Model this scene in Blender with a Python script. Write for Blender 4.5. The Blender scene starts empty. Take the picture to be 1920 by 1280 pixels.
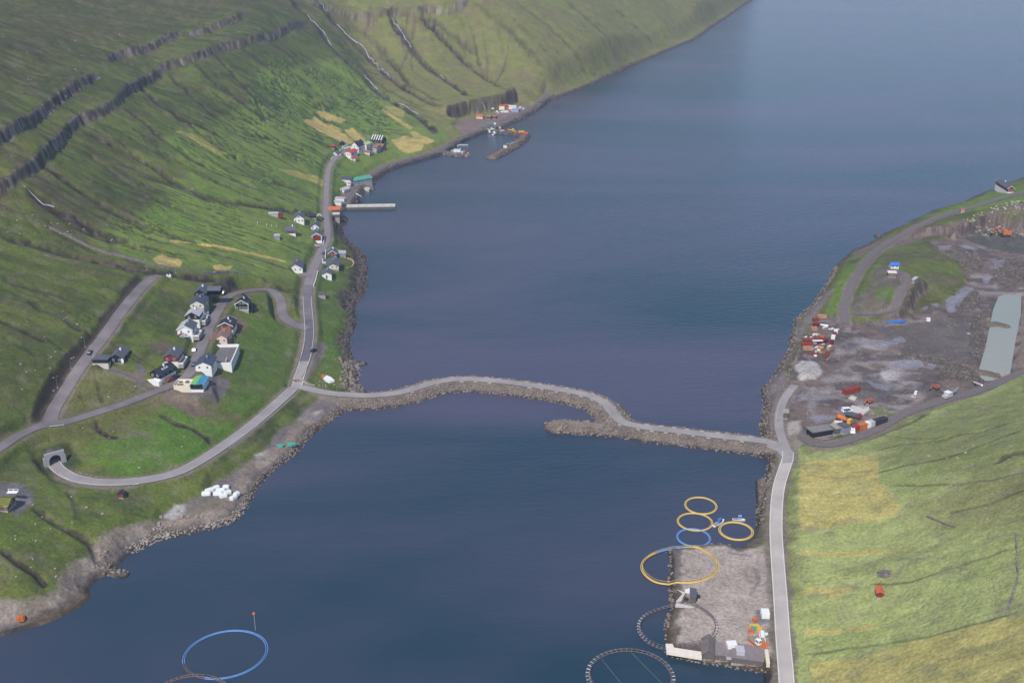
import bpy, bmesh, math, random
import numpy as np
from mathutils import Vector, Matrix
random.seed(7); np.random.seed(7)
R = math.radians
C = bpy.context.scene.collection
scene = bpy.context.scene

# ------------------------------------------------------------------ camera, sky, sun, exposure
CAM_H = 237.0; F_PX = 2150.0; PITCH = math.atan((640 + 235) / F_PX)
cam_d = bpy.data.cameras.new('camera'); cam = bpy.data.objects.new('camera', cam_d); C.objects.link(cam)
cam.location = (0, 0, CAM_H); cam.rotation_euler = (math.pi / 2 - PITCH, 0, 0)
cam_d.sensor_width = 36; cam_d.lens = 36 * F_PX / 1920; cam_d.clip_start = 1; cam_d.clip_end = 30000
scene.camera = cam

SUN_EL = R(48); SUN_TO = Vector((-0.34, -0.94, 0)).normalized() * math.cos(SUN_EL) + Vector((0, 0, math.sin(SUN_EL)))
w = bpy.data.worlds.new('World'); scene.world = w; w.use_nodes = True
nt = w.node_tree; bg = nt.nodes['Background']; sky = nt.nodes.new('ShaderNodeTexSky'); sky.sky_type = 'NISHITA'; sky.sun_disc = False
sky.sun_elevation = SUN_EL; sky.sun_rotation = math.atan2(SUN_TO.x, SUN_TO.y); sky.air_density = 1.0; sky.dust_density = 0.3; sky.ozone_density = 2.6
nt.links.new(sky.outputs[0], bg.inputs[0]); bg.inputs[1].default_value = 0.11
sd = bpy.data.lights.new('sun', 'SUN'); so = bpy.data.objects.new('sun', sd); C.objects.link(so)
sd.energy = 3.1; sd.angle = R(0.6); sd.color = (1.0, 0.94, 0.86)
so.rotation_euler = (-SUN_TO).to_track_quat('-Z', 'Y').to_euler()
scene.view_settings.view_transform = 'Standard'; scene.view_settings.look = 'None'
scene.view_settings.exposure = 0.50; scene.view_settings.gamma = 1.0
scene.render.engine = 'CYCLES'
scene.cycles.max_bounces = 5; scene.cycles.diffuse_bounces = 2; scene.cycles.glossy_bounces = 2; scene.cycles.volume_bounces = 0

# ------------------------------------------------------------------ camera geometry helpers (photo pixel 1920x1280 -> world)
sP, cP = math.sin(PITCH), math.cos(PITCH)
def ray(px, py):
    u = (px - 960) / F_PX; v = (py - 640) / F_PX
    return (u, cP - v * sP, -sP - v * cP)
def unp(px, py, z=0.0):
    d = ray(px, py); k = (CAM_H - z) / (-d[2])
    return (d[0] * k, d[1] * k)
def unps(pts, z=0.0): return [unp(a, b, z) for a, b in pts]

# ------------------------------------------------------------------ noise (numpy)
def _hash(ix, iy, seed):
    h = (ix.astype(np.int64) * 374761393 + iy.astype(np.int64) * 668265263 + seed * 1442695041) & 0xffffffff
    h = ((h ^ (h >> 13)) * 1274126177) & 0xffffffff
    h = h ^ (h >> 16)
    return (h & 0xffff).astype(np.float32) / 65535.0
def vnoise(x, y, seed=0):
    ix = np.floor(x); iy = np.floor(y); fx = (x - ix).astype(np.float32); fy = (y - iy).astype(np.float32)
    fx = fx * fx * (3 - 2 * fx); fy = fy * fy * (3 - 2 * fy)
    a = _hash(ix, iy, seed); b = _hash(ix + 1, iy, seed); c = _hash(ix, iy + 1, seed); d = _hash(ix + 1, iy + 1, seed)
    return a + (b - a) * fx + (c - a) * fy + (a - b - c + d) * fx * fy
def fbm(x, y, scale, octs=4, seed=0, gain=0.5):
    s = 0; a = 1; t = 0; ca, sa = math.cos(0.6), math.sin(0.6)
    x = x / scale; y = y / scale
    for o in range(octs):
        s = s + a * vnoise(x, y, seed + o * 17); t += a; a *= gain
        x, y = (x * ca - y * sa) * 2.03 + 7.1, (x * sa + y * ca) * 2.03 + 3.7
    return s / t
def sstep(a, b, x):
    t = np.clip((x - a) / (b - a), 0, 1); return t * t * (3 - 2 * t)

# ------------------------------------------------------------------ terrain grid: dense where the photo looks, coarse beyond
NC = 1140
s_in = np.linspace(-1, 1, NC)
e = np.cumsum(np.geomspace(0.004, 0.9, 34)); S = np.concatenate([-1 - e[::-1], s_in, 1 + e])
ys_img = np.arange(1520, -205, -1.28)
yr = []
for y_ in ys_img:
    yr.append(unp(960, y_, 32.0)[1])
yr = np.array(yr)
near = np.linspace(30, yr[0] - 6, 14); far = yr[-1] + np.cumsum(np.geomspace(60, 500, 22))
YR = np.concatenate([near, yr, far])
def tw(Y): return 0.50 + 0.14 * np.clip(300 / np.maximum(Y, 1), 0, 1)
YY, SS = np.meshgrid(YR, S, indexing='ij')
XX = (SS * tw(YY) * np.maximum(YY, 120)).astype(np.float64)
NRW, NCL = XX.shape
def bbox_slice(x0, x1, y0, y1):
    r0 = max(0, np.searchsorted(YR, y0) - 1); r1 = min(NRW, np.searchsorted(YR, y1) + 1)
    if r1 <= r0: return None
    ya = np.maximum(np.array([max(y0, YR[0]), max(min(y1, YR[-1]), YR[0])]), 1)
    k = tw(ya) * np.maximum(ya, 120)
    sl = min(x0 / k[0], x0 / k[1]); sr = max(x1 / k[0], x1 / k[1])
    c0 = max(0, np.searchsorted(S, sl) - 1); c1 = min(NCL, np.searchsorted(S, sr) + 1)
    if c1 <= c0: return None
    return (slice(r0, r1), slice(c0, c1))
def smp(A, x, y):
    """bilinear sample of a grid array at world x, y"""
    r = np.interp(y, YR, np.arange(NRW)); s = x / (tw(y) * np.maximum(y, 120)); c = np.interp(s, S, np.arange(NCL))
    r0 = np.clip(np.floor(r).astype(int), 0, NRW - 2); c0 = np.clip(np.floor(c).astype(int), 0, NCL - 2)
    fr = r - r0; fc = c - c0
    return (A[r0, c0] * (1 - fr) * (1 - fc) + A[r0 + 1, c0] * fr * (1 - fc) + A[r0, c0 + 1] * (1 - fr) * fc + A[r0 + 1, c0 + 1] * fr * fc)

class PD: pass
def polydist(pts, maxd, closed=False, vals=None, sub=1):
    """distance to a polyline (clamped at maxd), sign (+ left of travel), arc length fraction, interpolated value"""
    o = PD(); o.d = np.full(XX.shape, maxd, np.float32); o.s = np.zeros(XX.shape, np.float32)
    o.t = np.zeros(XX.shape, np.float32); o.v = np.zeros(XX.shape, np.float32) if vals is not None else None
    P = list(pts) + ([pts[0]] if closed else [])
    L = [0]
    for a, b in zip(P[:-1], P[1:]): L.append(L[-1] + math.hypot(b[0] - a[0], b[1] - a[1]))
    tot = max(L[-1], 1e-6)
    for i, (a, b) in enumerate(zip(P[:-1], P[1:])):
        sl = bbox_slice(min(a[0], b[0]) - maxd, max(a[0], b[0]) + maxd, min(a[1], b[1]) - maxd, max(a[1], b[1]) + maxd)
        if sl is None: continue
        x = XX[sl]; y = YY[sl]; dx = b[0] - a[0]; dy = b[1] - a[1]; l2 = dx * dx + dy * dy + 1e-9
        t = np.clip(((x - a[0]) * dx + (y - a[1]) * dy) / l2, 0, 1)
        ex = x - a[0] - t * dx; ey = y - a[1] - t * dy; d = np.sqrt(ex * ex + ey * ey)
        m = d < o.d[sl]
        o.d[sl] = np.where(m, d, o.d[sl])
        o.s[sl] = np.where(m, np.sign(dx * (y - a[1]) - dy * (x - a[0])), o.s[sl])
        o.t[sl] = np.where(m, (L[i] + t * (L[i + 1] - L[i])) / tot, o.t[sl])
        if vals is not None: o.v[sl] = np.where(m, vals[i] + t * (vals[(i + 1) % len(vals)] - vals[i]), o.v[sl])
    o.len = tot
    return o
def inside(pts):
    m = np.zeros(XX.shape, bool)
    xs = [p[0] for p in pts]; ys = [p[1] for p in pts]
    sl = bbox_slice(min(xs), max(xs), min(ys), max(ys))
    if sl is None: return m
    x = XX[sl]; y = YY[sl]; k = np.zeros(x.shape, bool)
    for (x1, y1), (x2, y2) in zip(pts, pts[1:] + pts[:1]):
        if y1 == y2: continue
        k ^= ((y1 > y) != (y2 > y)) & (x < (x2 - x1) * (y - y1) / (y2 - y1) + x1)
    m[sl] = k
    return m
def sdf(pts, maxd):
    """signed distance, positive inside"""
    d = polydist(pts, maxd, True).d
    return np.where(inside(pts), d, -d)

# ------------------------------------------------------------------ shores (photo pixels at sea level)
LEFT_PX = [(-700, 1500), (-300, 1290), (-100, 1220), (0, 1192), (60, 1178), (110, 1160), (150, 1140), (172, 1118), (168, 1102), (185, 1086), (205, 1076), (218, 1073), (210, 1064),
           (240, 1040), (300, 1014), (350, 1002), (400, 990), (440, 976), (462, 952), (478, 925), (500, 892), (540, 860), (570, 832), (600, 802), (630, 780),
           (690, 738), (668, 722), (672, 700), (664, 678), (652, 655), (656, 630), (668, 600), (666, 572), (688, 540), (690, 505), (684, 480), (660, 458), (644, 440), (640, 424),
           (656, 410), (640, 400), (656, 390), (664, 386), (676, 372), (682, 360), (696, 346), (716, 331), (745, 315), (800, 298), (836, 289), (850, 277), (864, 266), (900, 252), (950, 238), (985, 222),
           (1004, 212), (1030, 190), (1100, 163), (1200, 118), (1250, 96), (1300, 76), (1350, 42), (1400, 8), (1440, -15)]
left_poly = unps(LEFT_PX) + [(640, 3200), (800, 5200), (900, 9000), (-9000, 9000), (-9000, -200), (-500, -200)]
RIGHT_PX = [(1442, 1500), (1440, 1262), (1350, 1246), (1248, 1228), (1250, 1150), (1262, 1138), (1256, 1104), (1254, 1030), (1290, 1026), (1345, 1022), (1385, 1030), (1410, 1012), (1416, 990), (1422, 950), (1434, 900), (1443, 866),
            (1440, 846), (1430, 822), (1424, 800), (1432, 760), (1426, 728), (1450, 700), (1474, 660), (1482, 640), (1490, 600), (1524, 572), (1550, 530), (1562, 500), (1600, 470), (1650, 447), (1662, 436), (1700, 420),
            (1740, 400), (1800, 380), (1860, 356), (1920, 332), (2000, 310), (2200, 260), (2500, 200)]
right_poly = unps(RIGHT_PX) + [(1800, 2500), (9000, 5000), (9000, -200), (120, -200)]
sL = sdf(left_poly, 70); sR = sdf(right_poly, 70)
shore = np.maximum(sL, sR)
shore = shore + (fbm(XX, YY, 14, 4, 5) - 0.5) * np.where((XX > 60) & (YY < 480), 1.2, 4.0) * np.clip(1 - (sstep(40, 60, np.abs(shore))), 0, 1)

# ------------------------------------------------------------------ land heights: control points (px, py, height) interpolated with a thin plate
CTRL = [(560, 720, 5.5), (640, 745, 3.2), (500, 775, 6), (430, 830, 7.5), (360, 880, 9), (300, 895, 9.5), (220, 905, 10.8), (130, 880, 11.8), (102, 864, 12), (300, 960, 4), (400, 930, 3), (500, 850, 3), (590, 775, 3),
        (100, 1000, 11), (0, 1000, 18), (0, 1120, 9), (200, 1000, 8), (60, 900, 15.5), (0, 900, 18), (560, 640, 9), (580, 600, 10), (576, 540, 12), (600, 480, 12), (615, 400, 11), (612, 330, 13), (640, 290, 16), (690, 285, 14),
        (650, 600, 5), (640, 680, 4), (650, 520, 7), (640, 470, 7), (640, 380, 3.2), (720, 310, 3.2), (860, 255, 3.5), (940, 215, 3.5), (1000, 203, 3.5),
        (375, 722, 19), (330, 725, 19.5), (250, 755, 19), (170, 780, 18.5), (100, 795, 18.5), (0, 842, 20.5), (250, 850, 14.5), (150, 830, 15.5), (60, 840, 17), (450, 760, 10), (415, 660, 19), (470, 690, 13), (360, 650, 24), (380, 560, 29), (457, 575, 22),
        (420, 545, 28), (510, 545, 20), (530, 590, 14), (565, 610, 11), (222, 680, 29), (168, 665, 32), (95, 770, 20.5), (230, 590, 36), (290, 520, 40), (400, 510, 34), (520, 490, 21), (555, 510, 16), (545, 440, 21), (520, 405, 25),
        (330, 450, 41), (150, 450, 54), (0, 450, 64), (0, 550, 52), (0, 650, 42), (0, 750, 30), (100, 600, 42), (200, 500, 48), (60, 780, 23), (400, 350, 42), (560, 290, 27), (600, 230, 28), (500, 330, 30), (450, 230, 52), (600, 130, 52),
        (700, 200, 24), (780, 250, 10), (740, 150, 32), (800, 265, 8), (830, 250, 7), (400, 230, 61), (400, 120, 88), (400, 60, 100), (200, 400, 57), (200, 300, 69), (200, 215, 86), (200, 150, 98), (100, 330, 78), (60, 350, 80), (60, 270, 93),
        (0, 370, 78), (0, 300, 91), (0, 200, 107), (0, 100, 123), (0, 0, 138), (300, 0, 121), (300, 100, 97), (300, 150, 84), (200, 60, 115), (500, 80, 88), (500, 30, 102), (570, 60, 82), (560, 0, 101), (700, 100, 45), (700, 40, 72),
        (700, 0, 98), (800, 200, 15), (800, 100, 47), (900, 120, 32), (960, 172, 14), (1000, 100, 43), (850, 25, 84), (850, 0, 98), (1000, 0, 86), (1020, 178, 6), (1100, 100, 32), (1100, 0, 75), (1200, 0, 60), (1200, 60, 27), (1300, 0, 43), (1300, 40, 18), (1350, 10, 22), (1400, -20, 24),
        # right side
        (1475, 845, 3.2), (1460, 950, 3.2), (1458, 1050, 3.4), (1463, 1120, 3.6), (1476, 1260, 4.2), (1480, 1400, 5), (1465, 790, 3.2), (1440, 770, 3), (1350, 1120, 2.4), (1280, 1200, 2.4), (1420, 1230, 2.6), (1350, 1060, 2.4),
        (1500, 780, 3), (1500, 660, 3), (1540, 600, 3.4), (1600, 720, 3), (1700, 680, 3), (1800, 640, 3), (1780, 560, 3), (1860, 540, 3), (1820, 460, 3.5), (1860, 440, 4), (1640, 600, 3.5), (1600, 640, 3),
        (1600, 500, 9), (1570, 560, 7), (1650, 480, 11), (1680, 510, 15), (1640, 560, 12), (1740, 500, 12), (1700, 550, 11), (1740, 400, 6), (1760, 420, 11), (1840, 385, 13), (1920, 360, 13), (1900, 345, 7), (1900, 395, 17),
        (1580, 832, 4.5), (1700, 777, 7), (1830, 728, 10), (1920, 695, 12), (1550, 860, 6), (1650, 850, 11), (1800, 850, 25), (1900, 790, 26), (1600, 1000, 9), (1750, 1000, 22), (1900, 1000, 40), (1500, 1000, 4.2), (1500, 1200, 5), (1650, 1200, 14),
        (1850, 1200, 36), (1920, 1290, 46), (1560, 1320, 9), (1890, 620, 6), (1915, 640, 11)]
cp = []
for px, py, h in CTRL:
    a = unp(px, py, h); cp.append((a[0], a[1], h))
for i, p in enumerate(left_poly[:len(LEFT_PX)]):
    if i % 3 == 0: cp.append((p[0], p[1], 1.5))
for i, p in enumerate(right_poly[:len(RIGHT_PX)]):
    if i % 3 == 0: cp.append((p[0], p[1], 1.5))
cp += [(-700, 700, 330), (-650, 1100, 330), (-600, 1500, 330), (-400, 200, 150), (-700, 200, 330), (-300, 2200, 330), (100, 2500, 230), (-1200, 1200, 480), (-1200, 3000, 600), (-100, 3500, 420), (-2500, 1500, 700), (-2500, 5000, 700), (400, 6000, 500),
       (500, 400, 170), (600, 700, 120), (700, 150, 260), (1200, 700, 380), (1300, 1300, 300), (2500, 2500, 700), (2500, 500, 700), (330, 180, 90), (900, 1000, 150), (260, 60, 60)]
cp = np.array(cp); K = 100.0
def tps_u(r2): return 0.5 * r2 * np.log(np.maximum(r2, 1e-12))
px_ = cp[:, 0] / K; py_ = cp[:, 1] / K; n = len(cp)
A = np.zeros((n + 3, n + 3)); r2 = (px_[:, None] - px_[None]) ** 2 + (py_[:, None] - py_[None]) ** 2
A[:n, :n] = tps_u(r2) + np.eye(n) * 0.02
A[:n, n] = 1; A[:n, n + 1] = px_; A[:n, n + 2] = py_; A[n:, :n] = A[:n, n:].T
sol = np.linalg.solve(A, np.concatenate([cp[:, 2], [0, 0, 0]]))
st = 5
ri = np.unique(np.concatenate([np.arange(0, NRW, st), [NRW - 1]])); ci = np.unique(np.concatenate([np.arange(0, 36), np.arange(36, NCL - 36, st), np.arange(NCL - 36, NCL)]))
xs = XX[np.ix_(ri, ci)] / K; ysb = YY[np.ix_(ri, ci)] / K
hc = sol[n] + sol[n + 1] * xs + sol[n + 2] * ysb
for k in range(n): hc = hc + sol[k] * tps_u((xs - px_[k]) ** 2 + (ysb - py_[k]) ** 2)
# bilinear back to the full grid (row/col index space)
rI = np.interp(np.arange(NRW), ri, np.arange(len(ri))); cI = np.interp(np.arange(NCL), ci, np.arange(len(ci)))
r0 = np.minimum(rI.astype(int), len(ri) - 2); c0 = np.minimum(cI.astype(int), len(ci) - 2); fr = (rI - r0)[:, None]; fc = (cI - c0)[None]
H = hc[np.ix_(r0, c0)] * (1 - fr) * (1 - fc) + hc[np.ix_(r0 + 1, c0)] * fr * (1 - fc) + hc[np.ix_(r0, c0 + 1)] * (1 - fr) * fc + hc[np.ix_(r0 + 1, c0 + 1)] * fr * fc
H = np.clip(H, 1.2, 900)
isleft = sL > sR

# ------------------------------------------------------------------ ground colours (albedo) and relief
def lin(r, g, b):
    f = lambda c: ((c / 255 + 0.055) / 1.055) ** 2.4 if c > 10 else c / 255 / 12.92
    return np.array([f(r), f(g), f(b)], np.float32)
COL = np.zeros(XX.shape + (3,), np.float32)
RGH = np.full(XX.shape, 0.95, np.float32)
def nzs(w_):
    r = np.nonzero(w_.any(1))[0]; c = np.nonzero(w_.any(0))[0]
    return None if len(r) == 0 else (slice(r[0], r[-1] + 1), slice(c[0], c[-1] + 1))
def paint(w_, col):
    sl = nzs(w_)
    if sl is None: return
    w3 = w_[sl][..., None].astype(np.float32)
    COL[sl] += (np.asarray(col, np.float32) - COL[sl]) * w3
G_DARK = lin(70, 80, 38); G_MID = lin(94, 104, 47); G_VIV = lin(92, 112, 44); G_YEL = lin(112, 114, 52); G_BRN = lin(92, 84, 54); G_OLV = lin(98, 100, 52)
ROCK = lin(98, 84, 76); ROCKL = lin(140, 128, 120); PEAT = lin(54, 45, 40); GRAV = lin(122, 113, 112); HAY = lin(196, 170, 104); WETR = lin(46, 42, 42)
n1 = fbm(XX, YY, 90, 4, 11); n2 = fbm(XX, YY, 22, 4, 23); n3 = fbm(XX * 0.35, YY, 9, 4, 31); n4 = fbm(XX, YY, 5, 3, 41); n5 = fbm(XX * 0.22 + YY * 0.1, YY - XX * 0.10, 7, 4, 57)
COL[:] = G_MID
paint(sstep(0.42, 0.62, n2), G_DARK); paint(sstep(0.50, 0.70, n1) * 0.55, G_BRN); paint(sstep(0.5, 0.72, n3) * 0.4, G_YEL)
paint(sstep(0.58, 0.74, n4) * 0.5, G_VIV)
paint(sstep(95, 118, H) * 0.62 * isleft, G_BRN * 0.9); paint(sstep(0.5, 0.62, n4) * sstep(80, 110, H) * 0.4, G_DARK)
def region(px, z=None, soft=3.0, jit=2.5, plane=20, seed=3):
    P = unps(px, plane) if z is None else unps(px, z)
    sd_ = sdf(P, max(soft * 2, 12))
    return sstep(-soft, soft, sd_ + (n4 - .5) * 2 * jit)
def hfun(px, py):
    """march the camera ray to the current terrain, return x, y, z"""
    d = np.array(ray(px, py)); t0 = (CAM_H - 230) / -d[2]; t1 = CAM_H / -d[2]
    ts = np.linspace(t0, t1, 900); X = d[0] * ts; Y = d[1] * ts; Z = CAM_H + d[2] * ts
    hh = np.maximum(smp(H, X, Y), 0); b = np.nonzero(Z <= hh + 1e-6)[0]
    i = b[0] if len(b) else len(ts) - 1
    i = max(i, 1); a0 = Z[i - 1] - hh[i - 1]; a1 = Z[i] - hh[i]; f = a0 / (a0 - a1) if a0 != a1 else 1
    t = ts[i - 1] + f * (ts[i] - ts[i - 1])
    return d[0] * t, d[1] * t, max(0.0, CAM_H + d[2] * t)
def G(pts): return [hfun(a, b)[:2] for a, b in pts]
def regionG(px, soft=2.0, jit=1.5, seed=3):
    P = G(px); sd_ = sdf(P, max(soft * 2 + jit * 2, 12))
    return sstep(-soft, soft, sd_ + (n4 - .5) * 2 * jit)

# relief on the slopes
slope_amt = sstep(12, 60, H)
H += isleft * slope_amt * ((n2 - .5) * 2.6 + (n5 - .5) * 2.6)
H += (n4 - .5) * 0.9
H += (~isleft) * sstep(6, 20, H) * ((n2 - .5) * 2.0)
paint(sstep(0.50, 0.66, n5) * slope_amt * isleft * 0.5, G_DARK * 0.85)
paint(sstep(0.60, 0.72, fbm(XX * 0.2 + YY * 0.1, YY - XX * 0.1, 4, 4, 77)) * slope_amt * isleft * 0.65, lin(84, 74, 56))
# far slope north of the farm: paler, browner
farw = region([(545, -60), (600, 60), (700, 160), (800, 240), (850, 262), (1000, 215), (1030, 190), (1100, 163), (1200, 118), (1300, 76), (1400, 8), (1700, -150)], plane=25, soft=12, jit=8)
farw = np.maximum(farw, sstep(1350, 1600, YY) * isleft)
paint(farw * 0.75, lin(132, 128, 74)); paint(farw * sstep(0.45, 0.6, n5) * 0.5, lin(112, 120, 56)); paint(farw * sstep(0.52, 0.66, fbm(XX * .3, YY, 8, 4, 99)) * 0.5, lin(120, 104, 78))
# vivid infield round the farm and the villages
INF = [(640, 112), (585, 112), (560, 132), (500, 125), (478, 150), (500, 186), (440, 215), (400, 236), (350, 240), (297, 262), (345, 322), (300, 380), (245, 420), (170, 445), (290, 500), (450, 520), (560, 520), (600, 470), (625, 400), (640, 360), (700, 330), (760, 300), (850, 258), (800, 225), (735, 185), (690, 150)]
inf = regionG(INF, 6, 6)
paint(inf * 0.92, lin(112, 128, 54)); paint(inf * sstep(0.5, 0.66, n2) * 0.5, lin(80, 108, 44)); paint(inf * sstep(0.52, 0.7, n3) * 0.45, lin(120, 142, 62))
paint(regionG([(180, 840), (260, 800), (330, 750), (440, 800), (400, 850), (330, 880), (220, 895)], 8, 6) * .8, lin(84, 116, 38))
paint(regionG([(420, 640), (520, 560), (560, 640), (540, 720), (470, 780), (400, 760), (420, 700)], 8, 6) * .6, lin(76, 104, 38))
paint(regionG([(590, 500), (680, 500), (650, 600), (640, 700), (600, 700), (590, 600)], 5, 4) * .6, lin(74, 102, 38))
paint(regionG([(0, 470), (200, 510), (280, 530), (150, 660), (80, 740), (60, 800), (0, 830)], 8, 6) * 0.45, lin(74, 82, 38))
# right side pastures
rp = (~isleft) & (shore > 0)
paint(regionG([(1490, 850), (1640, 815), (1760, 760), (1925, 700), (1990, 900), (1990, 1400), (1470, 1400)], 6, 4) * 0.85, lin(166, 172, 108))  # pasture green lightened, part of the glare is painted into it
paint(regionG([(1640, 820), (1925, 705), (1990, 820), (1960, 960), (1800, 900), (1650, 870)], 12, 8) * 0.55, lin(100, 104, 58))
paint(regionG([(1700, 940), (1990, 860), (1990, 1010), (1850, 990), (1740, 990)], 10, 8) * 0.4, lin(118, 102, 66))
paint(rp * sstep(0.5, 0.7, n3) * 0.25, lin(104, 120, 58))

# ------------------------------------------------------------------ cliffs
cliffm = np.zeros(XX.shape, np.float32); CN = fbm(XX, YY, 24, 4, 71, .4); GN = fbm(XX, YY, 24, 2, 15); GN2 = fbm(XX, YY, 4, 3, 19)
H_LOC = True
def resample(P, step):
    P = [np.array(p, float) for p in P]; out = []; Q = [2 * P[0] - P[1]] + P + [2 * P[-1] - P[-2]]
    for i in range(1, len(Q) - 2):
        p0, p1, p2, p3 = Q[i - 1:i + 3]; k = max(1, int(np.linalg.norm(p2 - p1) / step))
        for j in range(k):
            t = j / k; out.append(0.5 * ((2 * p1) + (-p0 + p2) * t + (2 * p0 - 5 * p1 + 4 * p2 - p3) * t * t + (-p0 + 3 * p1 - 3 * p2 + p3) * t ** 3))
    out.append(P[-1]); return np.array(out)
def cliff(px, z, jump, wd=4.0, decay=60, taper=0.08, jit=3.2, up='left'):
    P = [tuple(p) for p in resample(G(px), 8)] if H_LOC else unps(px, z); o = polydist(P, decay + 5)
    sg = o.s if up == 'left' else -o.s
    d = o.d * sg + (CN - .5) * 2 * jit
    k = sstep(0, taper, o.t) * sstep(0, taper, 1 - o.t)
    g = sstep(-wd, wd, d) - 0.5
    fall = np.clip(1 - o.d / decay, 0, 1) ** 0.8
    global H
    H += (g * jump * fall * k).astype(H.dtype)
    m = sstep(wd * 1.5, wd * .7, np.abs(d + (GN2 - .5) * wd * 1.6)) * sstep(.1, .5, k * (o.d < decay)) * sstep(.27, .40, GN2)
    up_ = sstep(wd * 4, wd, d) * (d > 0) * sstep(.1, .5, k * (o.d < decay)) * sstep(.5, .62, GN2); paint(up_ * .7, lin(112, 98, 82))
    np.maximum(cliffm, m, out=cliffm)
    mb = sstep(wd * 3.2, wd, -d) * sstep(wd * 3.2, wd, np.abs(d)) * (o.d < decay) * sstep(.1, .5, k) * sstep(.45, .6, n4)
    paint(mb * .55, PEAT * 1.2)
cliff([(-80, 400), (-20, 365), (0, 350), (40, 325), (80, 300), (105, 265), (140, 225), (180, 212), (215, 195), (250, 165), (300, 130), (360, 110), (410, 90), (470, 75), (530, 60), (578, 46)], 92, 5.6, 1.3, decay=45, taper=.03, jit=2.4)
cliff([(-80, 330), (0, 265), (40, 230), (95, 195), (140, 165), (190, 140)], 108, 5.5, 1.4, decay=22, jit=2.2)
cliff([(196, 118), (225, 106), (260, 95), (300, 78), (345, 60)], 112, 5, 1.4, decay=22, taper=.15, jit=2.2)
cliff([(345, 68), (400, 52), (440, 38), (465, 22)], 108, 5, 1.4, decay=22, taper=.15, jit=2.2)
cliff([(575, 6), (620, 15), (650, 28), (700, 34), (720, 22), (780, 20), (850, 14), (885, -6)], 92, 7, 2.2, decay=30)
cliff([(835, 216), (845, 212), (870, 205), (900, 199), (940, 190), (966, 180), (970, 174)], 11, 15, 1.6, decay=34, taper=.06, jit=1.5)
cliff([(1795, 436), (1830, 426), (1850, 408), (1880, 410), (1960, 420)], 9, 6, 1.5, decay=30, taper=.08, jit=2)
cliff([(1700, 440), (1740, 434), (1795, 436), (1830, 426)], 6, 5, 2.5, decay=16, taper=.1, jit=2)
cliff([(1650, 594), (1690, 585), (1710, 568), (1712, 550), (1740, 530)], 7, 7, 2, decay=20, taper=.12, jit=1.5)
col_n = fbm(XX * 1.0, YY * 1.0, 2.6, 3, 88)
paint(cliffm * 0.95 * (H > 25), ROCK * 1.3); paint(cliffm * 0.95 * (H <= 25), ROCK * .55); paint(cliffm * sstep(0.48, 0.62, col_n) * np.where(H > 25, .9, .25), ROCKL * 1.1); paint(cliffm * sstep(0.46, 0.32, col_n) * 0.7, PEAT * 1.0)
H += cliffm * (col_n - .5) * 1.2
paint(cliffm * sstep(.6, .7, n2) * .5 * (H > 30), G_DARK)

# ------------------------------------------------------------------ gullies and streams
def gully(px, depth, wd, rock=.8, jit=3, seed=0):
    global H
    P = G(px)
    # resample with jitter
    Q = []
    rs = random.Random(seed + int(px[0][0]))
    for a, b in zip(P[:-1], P[1:]):
        L_ = math.hypot(b[0] - a[0], b[1] - a[1]); k = max(1, int(L_ / 9))
        for i in range(k): Q.append((a[0] + (b[0] - a[0]) * i / k + rs.uniform(-jit, jit) * .5, a[1] + (b[1] - a[1]) * i / k + rs.uniform(-jit, jit) * .5))
    Q.append(P[-1])
    o = polydist(Q, wd * 4); k = sstep(0, .08, o.t) * sstep(0, .08, 1 - o.t) * (o.d < wd * 3.9)
    vv = 0.55 + 0.9 * (GN - .2)
    H -= depth * np.exp(-(o.d / wd) ** 2) * k * vv
    d = o.d + (GN2 - .5) * wd * 1.6
    m = sstep(wd * 1.3, wd * .6, d) * k * np.clip(vv + .15, .35, 1)
    fr_ = sstep(wd * 3.6, wd * 1.2, o.d + (GN2 - .5) * wd * 3) * k * sstep(.42, .6, GN2 * .5 + GN * .5 + .02); paint(fr_ * .35 * rock, lin(84, 76, 50)); paint(m * min(1, rock * 1.25), PEAT * .8); paint(m * sstep(.55, .7, n4) * rock * .6, ROCKL * .6)
    return Q
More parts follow.
